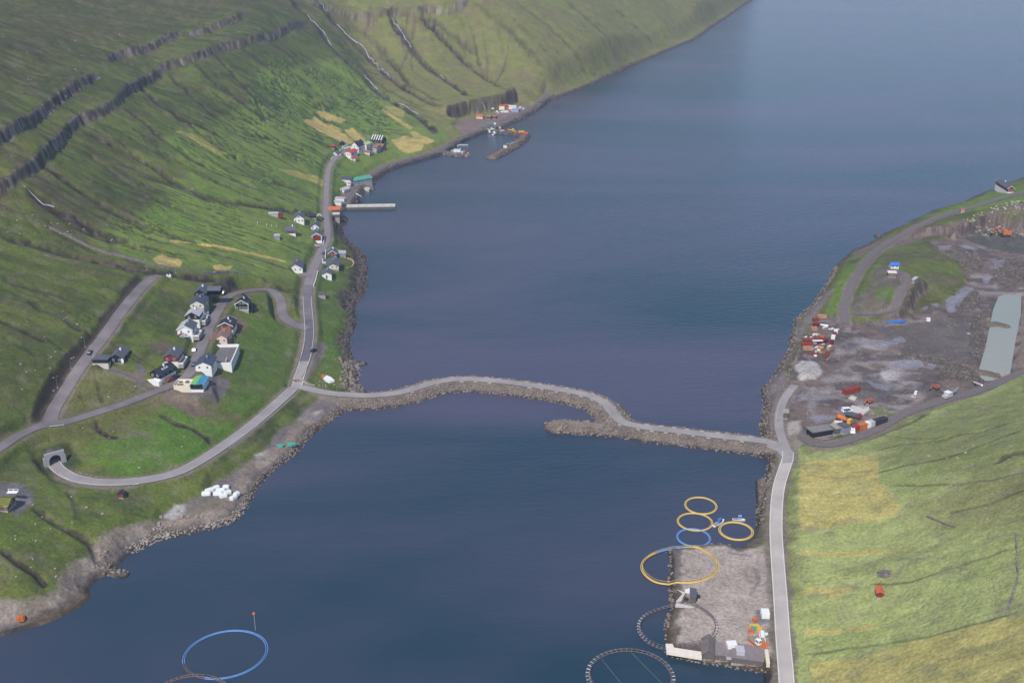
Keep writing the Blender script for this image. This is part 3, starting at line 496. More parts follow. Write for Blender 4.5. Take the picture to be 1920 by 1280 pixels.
# ------------------------------------------------------------------ roads: the ground is graded under each one, then a ribbon is laid on it
ROADS = {
 'main': ([(97, 862), (104, 872), (118, 885), (136, 894), (160, 901), (200, 905), (250, 903), (300, 895), (340, 883), (380, 862), (420, 836), (460, 807), (500, 775), (530, 748), (548, 731), (557, 718), (564, 700), (572, 675), (578, 645), (580, 620), (578, 590), (576, 560), (578, 535), (586, 508), (596, 485), (607, 462), (613, 448)], 2.7),
 'lane': ([(608, 460), (614, 445), (613, 420), (611, 400), (612, 370), (613, 345), (616, 318), (624, 302), (636, 291), (652, 281)], 2.0),
 'loop': ([(577, 616), (560, 612), (545, 604), (532, 592), (528, 575), (526, 560), (512, 545), (490, 540), (460, 540), (440, 546), (424, 557), (409, 580), (393, 612), (382, 640), (372, 665), (361, 691), (345, 711), (320, 724), (280, 740), (240, 757), (200, 770), (160, 782), (120, 793), (80, 800), (40, 815), (0, 840), (-60, 880)], 2.7),
 'upper': ([(100, 797), (96, 785), (97, 768), (108, 743), (130, 706), (160, 670), (195, 627), (225, 590), (250, 556), (272, 530), (290, 518)], 2.9),
 'shore': ([(645, 378), (658, 358), (672, 344), (690, 331), (718, 314), (745, 304), (780, 296), (815, 284), (850, 268), (880, 252), (910, 238), (945, 224), (985, 208), (1010, 196), (1024, 180), (1030, 172)], 2.6),
 'right': ([(1482, 1440), (1477, 1340), (1474, 1270), (1468, 1200), (1463, 1120), (1458, 1050), (1455, 1000), (1456, 950), (1461, 910), (1472, 875), (1478, 855), (1477, 848)], 2.5),
 'yardroad': ([(1477, 850), (1471, 836), (1463, 812), (1460, 790), (1463, 768), (1471, 748), (1482, 732), (1496, 718)], 2.0),
 'track': ([(1502, 822), (1525, 834), (1550, 836), (1580, 829), (1640, 806), (1700, 776), (1760, 753), (1830, 729), (1930, 698)], 2.2),
 'hill': ([(1584, 612), (1582, 580), (1588, 555), (1602, 522), (1622, 495), (1650, 468), (1690, 444), (1740, 415), (1790, 398), (1830, 386), (1870, 374), (1930, 358)], 2.2),
 'spoil': ([(1600, 590), (1640, 590), (1675, 572), (1688, 545), (1700, 528), (1690, 510), (1670, 520)], 1.6),
 'drive': ([(566, 512), (585, 516)], 3.2), 'path': ([(206, 690), (240, 703), (270, 718), (298, 728)], .9),
 'jsp': ([(572, 680), (590, 682), (600, 660)], 1.0),
}
road_xy = {}
def resample(P, step):
    P = [np.array(p, float) for p in P]
    # Catmull-Rom
    out = []
    Q = [2 * P[0] - P[1]] + P + [2 * P[-1] - P[-2]]
    for i in range(1, len(Q) - 2):
        p0, p1, p2, p3 = Q[i - 1:i + 3]; k = max(1, int(np.linalg.norm(p2 - p1) / step))
        for j in range(k):
            t = j / k; out.append(0.5 * ((2 * p1) + (-p0 + p2) * t + (2 * p0 - 5 * p1 + 4 * p2 - p3) * t * t + (-p0 + 3 * p1 - 3 * p2 + p3) * t ** 3))
    out.append(P[-1]); return np.array(out)
def grade(name, P, hw, z=None, berm=5.0):
    global H
    Q = resample(P, 3.0); zz = smp(H, Q[:, 0], Q[:, 1]) if z is None else np.full(len(Q), z, float)
    if z is None:
        k = min(25, len(zz) // 2 * 2 - 1)
        if k > 2: zp = np.pad(zz, k // 2, mode='edge'); zz = np.convolve(zp, np.ones(k) / k, 'valid')
        zz = np.maximum(zz, 2.6)
        for on, (oq, oz, _) in road_xy.items():
            if on == name: continue
            for e0 in (0, -1):
                dd = np.hypot(oq[:, 0] - Q[e0, 0], oq[:, 1] - Q[e0, 1]); j_ = int(np.argmin(dd))
                if dd[j_] < 7:
                    zt = float(oz[j_]); nb = min(14, len(zz) // 2)
                    for q_ in range(nb): i_ = q_ if e0 == 0 else -1 - q_; f_ = 1 - sstep(1, nb, np.float64(q_)); zz[i_] = zz[i_] * (1 - f_) + zt * f_
    o = polydist([tuple(q) for q in Q], hw + berm, vals=list(zz)); wgt = sstep(hw + berm, hw + 1.2, o.d)
    H = H * (1 - wgt) + o.v * wgt
    paint(sstep(hw + 2.6, hw + .8, o.d + (n4 - .5) * 2.5) * .8, lin(122, 110, 100) if name != 'loop' else lin(104, 98, 72))
    road_xy[name] = (Q, zz, hw)
for nm, (px, hw) in ROADS.items():
    if nm in ('jsp',): continue
    grade(nm, G(px), hw)
grade('loop', G(ROADS['loop'][0]), 2.7, berm=4.5)
grade('main', G(ROADS['main'][0]), 2.7, berm=2.5)
CR = unps([(552, 727), (575, 729), (610, 736)], 4.5) + unps(CAUSE[:-1], 2.8) + unps([(1448, 832), (1466, 840), (1478, 852)], 3.0)
Q = resample(CR, 3.0); zc = np.interp(np.arange(len(Q)), [0, 14, len(Q) - 8, len(Q)], [5.0, 2.8, 2.8, 3.1])
o = polydist([tuple(q) for q in Q], 5.5, vals=list(zc)); wgt = sstep(5.0, 3.4, o.d); H = H * (1 - wgt) + o.v * wgt; paint(sstep(4.4, 3.2, o.d), lin(124, 112, 102)); road_xy['cause'] = (Q, zc, 2.6)
# dark cut bank along the west side of the upper road
Pu = G([(70, 790), (82, 762), (95, 738), (118, 703), (148, 665), (183, 622), (212, 586), (240, 550), (262, 527)])
o = polydist(Pu, 8); H += sstep(3.5, 1.5, o.d) * .5; paint(sstep(2.6, 1.2, o.d + (n4 - .5) * 3) * .85, PEAT * 1.3)

yard([(1434, 822), (1458, 826), (1464, 818), (1476, 820), (1486, 838), (1494, 852), (1492, 870), (1464, 872), (1462, 858), (1455, 849), (1434, 842)], 3.1, lin(124, 112, 102))
# tunnel cutting
TP = np.array(unp(101, 866, 11.8)); TF = np.array(unp(118, 886, 11.8)); tdir = (TF - TP) / np.linalg.norm(TF - TP); tn = np.array([-tdir[1], tdir[0]])
la = (XX - TP[0]) * tdir[0] + (YY - TP[1]) * tdir[1]; lb = (XX - TP[0]) * tn[0] + (YY - TP[1]) * tn[1]
near_t = (np.abs(la) < 60) & (np.abs(lb) < 40)
tz = 11.8
cut = sstep(7.5, 4.2, np.abs(lb)) * sstep(-1.6, -1.0, la) * sstep(26, 12, la) * near_t
mound = sstep(-14, -5, la) * (1 - sstep(-1.6, -1.0, la)) * sstep(9, 4, np.abs(lb)) * near_t
H = H * (1 - mound) + np.maximum(H, tz + 4.2) * mound
H = H * (1 - cut) + np.minimum(H, tz) * cut
cb = (near_t & (la > -9) & (la < 16) & (np.abs(lb) < 10)) * sstep(10, 7, np.abs(lb)) * sstep(16, 6, la) * sstep(-9, -5, la); paint(cb * .8, lin(50, 58, 32)); paint(mound * .4, lin(96, 98, 44))
bore = np.zeros(XX.shape, bool)
H = np.where(near_t & (la > -.9) & (la < 14) & (np.abs(lb) < 4), tz, H)

def h_at(x, y): return float(smp(H, np.array([x]), np.array([y]))[0])
_hit_cache = {}
def P3(px, py, dz=0.0):
    x, y, z = hfun(px, py); return (x, y, z + dz)

# ------------------------------------------------------------------ materials
MATS = {}
def mat(name, col=None, rough=.8, metal=0.0, var=.12, scale=.6, bump=0.0, spec=.3, emis=None, coat=0.0):
    if name in MATS: return MATS[name]
    m = bpy.data.materials.new(name); m.use_nodes = True; t = m.node_tree; b = t.nodes['Principled BSDF']; L = t.links.new
    b.inputs['Roughness'].default_value = rough; b.inputs['Metallic'].default_value = metal; b.inputs['Specular IOR Level'].default_value = spec
    tc = t.nodes.new('ShaderNodeTexCoord'); nz = t.nodes.new('ShaderNodeTexNoise'); nz.inputs['Scale'].default_value = scale; nz.inputs['Detail'].default_value = 5
    L(tc.outputs['Object'], nz.inputs['Vector'])
    mp = t.nodes.new('ShaderNodeMapRange'); mp.inputs[1].default_value = .3; mp.inputs[2].default_value = .7; mp.inputs[3].default_value = 1 - var; mp.inputs[4].default_value = 1 + var
    L(nz.outputs[0], mp.inputs[0])
    mx = t.nodes.new('ShaderNodeMix'); mx.data_type = 'RGBA'; mx.blend_type = 'MULTIPLY'; mx.inputs[0].default_value = 1; mx.inputs[6].default_value = (*[float(c) for c in col], 1)
    L(mp.outputs[0], mx.inputs[7]); L(mx.outputs[2], b.inputs['Base Color'])
    if bump:
        bp = t.nodes.new('ShaderNodeBump'); bp.inputs['Strength'].default_value = bump; bp.inputs['Distance'].default_value = .1; L(nz.outputs[0], bp.inputs['Height']); L(bp.outputs[0], b.inputs['Normal'])
    MATS[name] = m; return m

def ground_material():
    m = bpy.data.materials.new('grass_rock_and_gravel'); m.use_nodes = True; t = m.node_tree; b = t.nodes['Principled BSDF']; L = t.links.new
    at = t.nodes.new('ShaderNodeAttribute'); at.attribute_name = 'albedo'; ar = t.nodes.new('ShaderNodeAttribute'); ar.attribute_name = 'rough'
    ge = t.nodes.new('ShaderNodeNewGeometry')
    n_a = t.nodes.new('ShaderNodeTexNoise'); n_a.inputs['Scale'].default_value = .9; n_a.inputs['Detail'].default_value = 6; n_a.inputs['Roughness'].default_value = .65
    n_b = t.nodes.new('ShaderNodeTexNoise'); n_b.inputs['Scale'].default_value = .12; n_b.inputs['Detail'].default_value = 6; n_b.inputs['Roughness'].default_value = .65
    L(ge.outputs['Position'], n_a.inputs['Vector']); L(ge.outputs['Position'], n_b.inputs['Vector'])
    def rng(src, a, b_, c, d):
        r = t.nodes.new('ShaderNodeMapRange'); r.inputs[1].default_value = a; r.inputs[2].default_value = b_; r.inputs[3].default_value = c; r.inputs[4].default_value = d; L(src, r.inputs[0]); return r.outputs[0]
    f1 = rng(n_a.outputs[0], .3, .7, .62, 1.38); f2 = rng(n_b.outputs[0], .3, .7, .8, 1.2)
    mm = t.nodes.new('ShaderNodeMath'); mm.operation = 'MULTIPLY'; L(f1, mm.inputs[0]); L(f2, mm.inputs[1])
    mx = t.nodes.new('ShaderNodeMix'); mx.data_type = 'RGBA'; mx.blend_type = 'MULTIPLY'; mx.inputs[0].default_value = 1; L(at.outputs['Color'], mx.inputs[6]); L(mm.outputs[0], mx.inputs[7])
    L(mx.outputs[2], b.inputs['Base Color']); L(ar.outputs['Fac'], b.inputs['Roughness']); b.inputs['Specular IOR Level'].default_value = .25
    bp = t.nodes.new('ShaderNodeBump'); bp.inputs['Strength'].default_value = .5; bp.inputs['Distance'].default_value = .5; L(n_a.outputs[0], bp.inputs['Height'])
    iv = t.nodes.new('ShaderNodeMath'); iv.operation = 'MULTIPLY'; iv.inputs[1].default_value = .5; L(ar.outputs['Fac'], iv.inputs[0]); L(iv.outputs[0], bp.inputs['Strength']); L(bp.outputs[0], b.inputs['Normal'])
    return m

# ------------------------------------------------------------------ ground mesh
def grid_mesh(name, X, Y, Z, keep, material):
    nr, nc = X.shape
    idx = np.arange(nr * nc).reshape(nr, nc)
    quads = np.stack([idx[:-1, :-1], idx[:-1, 1:], idx[1:, 1:], idx[1:, :-1]], -1).reshape(-1, 4)
    kq = keep.reshape(-1); quads = quads[kq]
    used = np.zeros(nr * nc, bool); used[quads.ravel()] = True
    remap = np.cumsum(used) - 1; quads = remap[quads]
    co = np.stack([X, Y, Z], -1).reshape(-1, 3)[used].astype(np.float32)
    me = bpy.data.meshes.new(name); me.vertices.add(len(co)); me.vertices.foreach_set('co', co.ravel())
    me.loops.add(quads.size); me.loops.foreach_set('vertex_index', quads.ravel().astype(np.int32))
    me.polygons.add(len(quads)); me.polygons.foreach_set('loop_start', np.arange(0, quads.size, 4, dtype=np.int32))
    me.polygons.foreach_set('use_smooth', np.ones(len(quads), bool))
    me.update(calc_edges=True); me.materials.append(material)
    o_ = bpy.data.objects.new(name, me); C.objects.link(o_); return o_, used
deep = H < -4
keep = ~(deep[:-1, :-1] & deep[1:, :-1] & deep[:-1, 1:] & deep[1:, 1:]) & ~(bore[:-1, :-1] & bore[1:, 1:])
ground, used = grid_mesh('ground', XX, YY, H, keep, ground_material())
ground['kind'] = 'structure'
a = ground.data.attributes.new('albedo', 'FLOAT_COLOR', 'POINT'); cc = np.ones((used.sum(), 4), np.float32); cc[:, :3] = COL.reshape(-1, 3)[used]; a.data.foreach_set('color', cc.ravel())
a = ground.data.attributes.new('rough', 'FLOAT', 'POINT'); a.data.foreach_set('value', RGH.reshape(-1)[used].astype(np.float32))

# ------------------------------------------------------------------ water
def water_material(name, darkc, rough, pale=None):
    m = bpy.data.materials.new(name); m.use_nodes = True; t = m.node_tree; b = t.nodes['Principled BSDF']; L = t.links.new
    b.inputs['IOR'].default_value = 1.33; b.inputs['Specular IOR Level'].default_value = .5
    ge = t.nodes.new('ShaderNodeNewGeometry')
    mpg = t.nodes.new('ShaderNodeMapping'); mpg.inputs['Rotation'].default_value = (0, 0, R(-28)); mpg.inputs['Scale'].default_value = (.35, 1.0, 1); L(ge.outputs['Position'], mpg.inputs['Vector'])
    wv = t.nodes.new('ShaderNodeTexNoise'); wv.inputs['Scale'].default_value = .42; wv.inputs['Detail'].default_value = 5; wv.inputs['Roughness'].default_value = .6; L(mpg.outputs[0], wv.inputs['Vector'])
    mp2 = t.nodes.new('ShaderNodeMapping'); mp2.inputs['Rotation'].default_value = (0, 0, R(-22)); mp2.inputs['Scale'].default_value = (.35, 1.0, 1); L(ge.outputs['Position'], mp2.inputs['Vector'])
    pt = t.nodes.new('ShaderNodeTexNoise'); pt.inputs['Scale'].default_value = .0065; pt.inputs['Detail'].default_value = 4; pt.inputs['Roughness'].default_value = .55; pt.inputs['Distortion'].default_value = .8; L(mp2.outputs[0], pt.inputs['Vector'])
    rp_ = t.nodes.new('ShaderNodeValToRGB'); rp_.color_ramp.elements[0].position = .36; rp_.color_ramp.elements[0].color = (*[float(c) for c in darkc], 1); rp_.color_ramp.elements[1].position = .66; rp_.color_ramp.elements[1].color = (*[float(c) for c in (pale if pale is not None else darkc)], 1)  # ramp paints cloud reflections into the base colour as dark and pale streaks
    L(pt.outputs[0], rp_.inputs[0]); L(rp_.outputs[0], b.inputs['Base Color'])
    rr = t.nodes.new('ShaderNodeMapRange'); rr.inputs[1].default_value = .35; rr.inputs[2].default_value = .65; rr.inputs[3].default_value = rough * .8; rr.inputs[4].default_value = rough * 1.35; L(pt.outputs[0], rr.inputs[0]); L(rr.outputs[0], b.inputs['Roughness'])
    bp = t.nodes.new('ShaderNodeBump'); bp.inputs['Strength'].default_value = .6; bp.inputs['Distance'].default_value = .6; L(wv.outputs[0], bp.inputs['Height']); L(bp.outputs[0], b.inputs['Normal'])
    return m
def poly_obj(name, pts3, material):
    me = bpy.data.meshes.new(name); me.from_pydata([tuple(map(float, p)) for p in pts3], [], [list(range(len(pts3)))]); me.update(); me.materials.append(material)
    if me.polygons[0].normal.z < 0: me.flip_normals()
    o_ = bpy.data.objects.new(name, me); C.objects.link(o_); return o_
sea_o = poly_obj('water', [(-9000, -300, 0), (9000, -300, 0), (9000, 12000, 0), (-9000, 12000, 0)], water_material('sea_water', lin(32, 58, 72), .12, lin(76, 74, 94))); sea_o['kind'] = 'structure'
po = poly_obj('pond_water', [(x, y, 2.9) for x, y in pond_xy], water_material('milky_pond_water', lin(146, 150, 140), .25, lin(154, 154, 144))); po['kind'] = 'structure'

# ------------------------------------------------------------------ roads
asphalt = mat('asphalt_grey', lin(134, 127, 126), .85, var=.10, scale=.35); asph_d = mat('asphalt_dark', lin(122, 114, 115), .85, var=.2, scale=.12); track_m = mat('track_gravel', lin(112, 102, 102), .95, var=.15, scale=.8, bump=.3); asph_c = mat('asphalt_causeway', lin(154, 146, 144), .85, var=.16, scale=.12); asph_p = mat('asphalt_pale', lin(182, 172, 165), .85, var=.12, scale=.12)  # pale asphalt of the right road also carries some painted glare
mark_w = mat('road_paint_white', lin(222, 220, 214), .7, var=.15, scale=2.0)
def ribbon(name, Q, hw, material, off=0.0, lift=.22, lo=None, hi=None, dash=None):
    Q = np.array(Q); T = np.gradient(Q, axis=0); T /= np.maximum(np.linalg.norm(T, axis=1, keepdims=True), 1e-6); N = np.stack([-T[:, 1], T[:, 0]], 1)
    vs = []; fs = []; m = 5 if hw > 1 else 2
    zc_ = smp(H, Q[:, 0], Q[:, 1])
    for i in range(len(Q)):
        for j in range(m):
            p = Q[i] + N[i] * (off + (j / (m - 1) * 2 - 1) * hw); vs.append((p[0], p[1], max(float(smp(H, np.array([p[0]]), np.array([p[1]]))[0]), zc_[i] - .1) + lift))
    for i in range(len(Q) - 1):
        if dash and (i // dash) % 2: continue
        for j in range(m - 1):
            a_ = i * m + j; fs.append((a_, a_ + m, a_ + m + 1, a_ + 1)[::-1])
    me = bpy.data.meshes.new(name); me.from_pydata([tuple(map(float, v)) for v in vs], [], fs); me.update(); me.materials.append(material)
    o_ = bpy.data.objects.new(name, me); C.objects.link(o_); o_['kind'] = 'structure'; return o_
for i, (nm, mt) in enumerate([ ('lane', asphalt), ('loop', asph_d), ('upper', asph_d), ('shore', track_m), ('right', asph_p), ('cause', asph_c), ('yardroad', asph_c), ('track', track_m), ('hill', track_m), ('spoil', track_m), ('drive', asph_d), ('path', track_m)]):
    Q, zz, hw = road_xy[nm]
    ribbon('road' if nm not in ('path', 'track', 'hill', 'spoil') else 'path', resample([tuple(q) for q in Q[::2]], 2.0), hw, mt, lift=.24 + i * .008)
Q = resample([tuple(q) for q in road_xy['right'][0][::2]], 2.0)
ribbon('road_marking', Q, .11, mark_w, 2.25, .40); ribbon('road_marking', Q, .11, mark_w, -2.25, .40)
jz = 3.4; jp = poly_obj('road', [(*unp(x_, y_, jz), jz) for x_, y_ in [(1440, 826), (1458, 829), (1464, 822), (1473, 824), (1481, 838), (1489, 852), (1488, 866), (1468, 868), (1466, 856), (1458, 846), (1438, 838)]], asph_c); jp['kind'] = 'structure'
Qm = resample([tuple(q) for q in road_xy['main'][0][::2]], 2.0); nq = len(Qm)
near_i = lambda px: int(np.argmin(np.hypot(*(Qm - np.array(hfun(*px)[:2])).T))); i0 = near_i((571, 678)); i1 = near_i((577, 600)); i2 = near_i((578, 534)); tar = mat('fresh_tar', lin(104, 98, 104), .8, var=.12, scale=.2)
ribbon('road', Qm[:i0 + 1], 2.7, asph_c, lift=.235); ribbon('road', Qm[i0:i1 + 1], 2.7, tar, lift=.235); ribbon('road', Qm[i1:i2 + 1], 2.7, mat('old_tar', lin(116, 110, 114), .85, var=.15, scale=.2), lift=.235); ribbon('road', Qm[i2:], 2.7, asphalt, lift=.235)
ribbon('road_marking', Qm[:int(nq * .72)], .09, mark_w, 2.35, .40); ribbon('road_marking', Qm[:int(nq * .72)], .09, mark_w, -2.35, .40)

# ================================================================== OBJECTS
class MB:
    def __init__(self): self.v = []; self.f = []
    def add(self, vs, fs):
        n_ = len(self.v); self.v += [tuple(map(float, v)) for v in vs]; self.f += [tuple(i + n_ for i in f) for f in fs]; return self
    def box(self, x0, x1, y0, y1, z0, z1):
        return self.add([(x0, y0, z0), (x1, y0, z0), (x1, y1, z0), (x0, y1, z0), (x0, y0, z1), (x1, y0, z1), (x1, y1, z1), (x0, y1, z1)],
                        [(0, 3, 2, 1), (4, 5, 6, 7), (0, 1, 5, 4), (1, 2, 6, 5), (2, 3, 7, 6), (3, 0, 4, 7)])
    def obox(self, c, d, l, w_, h):
        """box centred at c (x, y, z base), long axis along angle d"""
        ca, sa = math.cos(d), math.sin(d); P = []
        for z in (0, h):
            for a_, b_ in ((-1, -1), (1, -1), (1, 1), (-1, 1)): P.append((c[0] + ca * a_ * l / 2 - sa * b_ * w_ / 2, c[1] + sa * a_ * l / 2 + ca * b_ * w_ / 2, c[2] + z))
        return self.add(P, [(0, 3, 2, 1), (4, 5, 6, 7), (0, 1, 5, 4), (1, 2, 6, 5), (2, 3, 7, 6), (3, 0, 4, 7)])
    def prism(self, prof, y0, y1, axis='y'):
        """closed profile (x, z) extruded along y (or profile (y, z) along x)"""
        n_ = len(prof); f = lambda p, q: (p[0], q, p[1]) if axis == 'y' else (q, p[0], p[1])
        vs = [f(p, y0) for p in prof] + [f(p, y1) for p in prof]
        fs = [tuple(range(n_))[::1], tuple(range(2 * n_ - 1, n_ - 1, -1))] + [(i, i + n_, (i + 1) % n_ + n_, (i + 1) % n_) for i in range(n_)]
        return self.add(vs, fs)
    def tube(self, pts, r, seg=8, closed=False):
        P = [Vector(p) for p in pts]; n_ = len(P); vs = []
        for i, p in enumerate(P):
            a_ = P[(i - 1) % n_] if (closed or i > 0) else p; b_ = P[(i + 1) % n_] if (closed or i < n_ - 1) else p
            d = (b_ - a_).normalized(); u = d.cross(Vector((0, 0, 1)))
            if u.length < 1e-3: u = Vector((1, 0, 0))
            u.normalize(); v = d.cross(u)
            rr = r[i] if isinstance(r, (list, tuple)) else r
            for k in range(seg): t_ = 2 * math.pi * k / seg; vs.append(p + u * math.cos(t_) * rr + v * math.sin(t_) * rr)
        fs = []
        for i in range(n_ if closed else n_ - 1):
            j = (i + 1) % n_
            for k in range(seg): fs.append((i * seg + k, i * seg + (k + 1) % seg, j * seg + (k + 1) % seg, j * seg + k))
        if not closed: fs += [tuple(range(seg))[::-1], tuple((n_ - 1) * seg + k for k in range(seg))]
        return self.add(vs, fs)
    def loft(self, rings, cap=True):
        """rings: list of equal-length point lists"""
        m = len(rings[0]); vs = [p for r in rings for p in r]; fs = []
        for i in range(len(rings) - 1):
            for k in range(m): fs.append((i * m + k, i * m + (k + 1) % m, (i + 1) * m + (k + 1) % m, (i + 1) * m + k))
        if cap: fs += [tuple(range(m))[::-1], tuple((len(rings) - 1) * m + k for k in range(m))]
        return self.add(vs, fs)
def link(name, mb, m, parent=None, smooth=False):
    me = bpy.data.meshes.new(name); me.from_pydata(mb.v, [], mb.f); me.update(); me.materials.append(m)
    b_ = bmesh.new(); b_.from_mesh(me); bmesh.ops.recalc_face_normals(b_, faces=b_.faces[:]); b_.to_mesh(me); b_.free()
    if smooth: me.polygons.foreach_set('use_smooth', [True] * len(me.polygons))
    o_ = bpy.data.objects.new(name, me); C.objects.link(o_)
    if parent is not None: o_.parent = parent
    return o_
def thing(name, label, cat, loc=(0, 0, 0), rz=0.0, group=None):
    o_ = bpy.data.objects.new(name, None); C.objects.link(o_); o_.location = loc; o_.rotation_euler = (0, 0, rz); o_.empty_display_size = .5
    o_['label'] = label; o_['category'] = cat
    if group: o_['group'] = group
    return o_
def tag(o_, label, cat, group=None):
    o_['label'] = label; o_['category'] = cat
    if group: o_['group'] = group
    return o_
def dup(root, loc, rz, label=None, group=None):
    r = root.copy(); C.objects.link(r); r.location = loc; r.rotation_euler = (root.rotation_euler[0], root.rotation_euler[1], rz)
    if label: r['label'] = label
    if group: r['group'] = group
    for ch in list(root.children):
        c_ = ch.copy(); C.objects.link(c_); c_.parent = r
        for g_ in ch.children: d_ = g_.copy(); C.objects.link(d_); d_.parent = c_
    return r

white = mat('white_render', lin(232, 230, 226), .8, var=.06, scale=.8); cream = mat('cream_render', lin(222, 212, 190), .85, var=.06, scale=.8); pinkw = mat('pale_pink_render', lin(222, 200, 184), .85, var=.06)
black = mat('tarred_boards', lin(34, 36, 40), .8, var=.2, scale=1.5); redw = mat('red_boards', lin(126, 48, 42), .8, var=.15, scale=1.5); conc = mat('concrete', lin(160, 154, 148), .9, var=.14, scale=.5); dconc = mat('dark_concrete', lin(96, 92, 90), .9, var=.2, scale=.6)
slate = mat('roof_slate_grey', lin(92, 94, 104), .7, var=.12, scale=.7); slateb = mat('roof_blue_grey', lin(72, 80, 98), .65, var=.10, scale=.7); darkr = mat('roof_dark', lin(52, 54, 66), .65, var=.12, scale=.7); lightr = mat('roof_pale_sheet', lin(186, 182, 186), .55, var=.10, scale=.7)
brownr = mat('roof_brown', lin(142, 108, 98), .75, var=.12, scale=.7); redr = mat('roof_red', lin(196, 72, 60), .7, var=.10, scale=.7); orr = mat('roof_orange', lin(196, 104, 66), .7, var=.18, scale=.9); greenr = mat('roof_teal', lin(86, 158, 136), .6, var=.12, scale=.4); limer = mat('roof_lime', lin(120, 176, 96), .6, var=.08); bluer = mat('roof_sky_blue', lin(72, 140, 172), .6, var=.08); paleg = mat('roof_pale_green', lin(168, 196, 150), .6, var=.08)
sodr = mat('turf_roof', lin(112, 112, 52), .95, var=.25, scale=1.2, bump=.5); greyb = mat('grey_sheet_wall', lin(140, 142, 154), .6, var=.10, scale=.5); brownw = mat('brown_boards', lin(120, 92, 84), .85, var=.15)
glass = mat('window_glass', lin(74, 82, 94), .15, var=.1, spec=.6); trimw = mat('white_trim', lin(238, 238, 236), .6, var=.03); rust = mat('rusty_steel', lin(126, 62, 46), .85, var=.3, scale=1.2); redp = mat('red_paint', lin(142, 62, 50), .7, var=.35, scale=.9); orp = mat('orange_paint', lin(196, 108, 62), .65, var=.3, scale=.9); yelp = mat('yellow_paint', lin(226, 176, 60), .55, var=.12)
bluep = mat('blue_paint', lin(66, 118, 196), .5, var=.12); tealp = mat('teal_paint', lin(88, 160, 140), .6, var=.15); whitep = mat('white_paint', lin(235, 235, 235), .4, var=.05, spec=.5); steel = mat('grey_steel', lin(150, 150, 154), .5, metal=.4, var=.12); darks = mat('dark_steel', lin(56, 54, 58), .6, var=.2); rubber = mat('black_rubber', lin(30, 30, 32), .9, var=.1); wood = mat('weathered_wood', lin(150, 134, 114), .9, var=.2, scale=1.5)
ringy = mat('yellow_plastic_pipe', lin(214, 180, 100), .5, var=.10, scale=.3); ringb = mat('blue_plastic_pipe', lin(104, 148, 206), .45, var=.12, scale=.3); ringg = mat('worn_grey_pipe', lin(104, 92, 94), .7, var=.2, scale=.5)
foamw = mat('falling_water_foam', lin(158, 163, 174), .6, var=.35, scale=.35); rockm = mat('boulder_rock', lin(130, 118, 108), .95, var=.35, scale=.22, bump=.6); rockd = mat('dark_boulder_rock', lin(88, 78, 74), .95, var=.35, scale=.22, bump=.6); rockp = mat('pale_rock', lin(160, 150, 140), .95, var=.25, scale=.3, bump=.5)

def frame_at(A, B, yw=None):
    if yw is None:
        if A[0] < 470 and A[1] > 500: yw = 0.0
        elif 480 < A[0] < 650 and 390 < A[1] < 570: yw = R(7)
        elif 640 < A[0] < 730 and A[1] < 305: yw = R(-20)
    elif yw == 'ab': yw = None
    ca = ((A[0] + B[0]) / 2, (A[1] + B[1]) / 2); x, y, z = hfun(*ca)
    a_ = unp(A[0], A[1], z); b_ = unp(B[0], B[1], z); w_ = math.hypot(b_[0] - a_[0], b_[1] - a_[1]); yaw = math.atan2(b_[1] - a_[1], b_[0] - a_[0])
    if yw is not None: w_ = abs(b_[0] - a_[0]) / max(math.cos(yw), .5); yaw = yw
    return x, y, z, w_, yaw
def window(parent, x, y, z, w_, h, nrm, m_frame=trimw):
    """nrm: 'f' front (-y), 'b' back, 'r' right (+x), 'l' left"""
    f = MB(); g = MB(); t_ = .06; e_ = .07
    def bx(mb, a_, b_, z0, z1, d0, d1):
        if nrm == 'f': mb.box(x + a_, x + b_, y - d1, y - d0, z0, z1)
        elif nrm == 'b': mb.box(x + a_, x + b_, y + d0, y + d1, z0, z1)
        elif nrm == 'r': mb.box(x + d0, x + d1, y + a_, y + b_, z0, z1)
        else: mb.box(x - d1, x - d0, y + a_, y + b_, z0, z1)
    bx(f, -w_ / 2 - e_, w_ / 2 + e_, z - e_, z, .0, .09); bx(f, -w_ / 2 - e_, w_ / 2 + e_, z + h, z + h + e_, .0, .09); bx(f, -w_ / 2 - e_, -w_ / 2, z, z + h, .0, .09); bx(f, w_ / 2, w_ / 2 + e_, z, z + h, .0, .09)
    bx(g, -w_ / 2, w_ / 2, z, z + h, .01, .04)
    fo = link('window', f, m_frame, parent); link('pane', g, glass, fo)
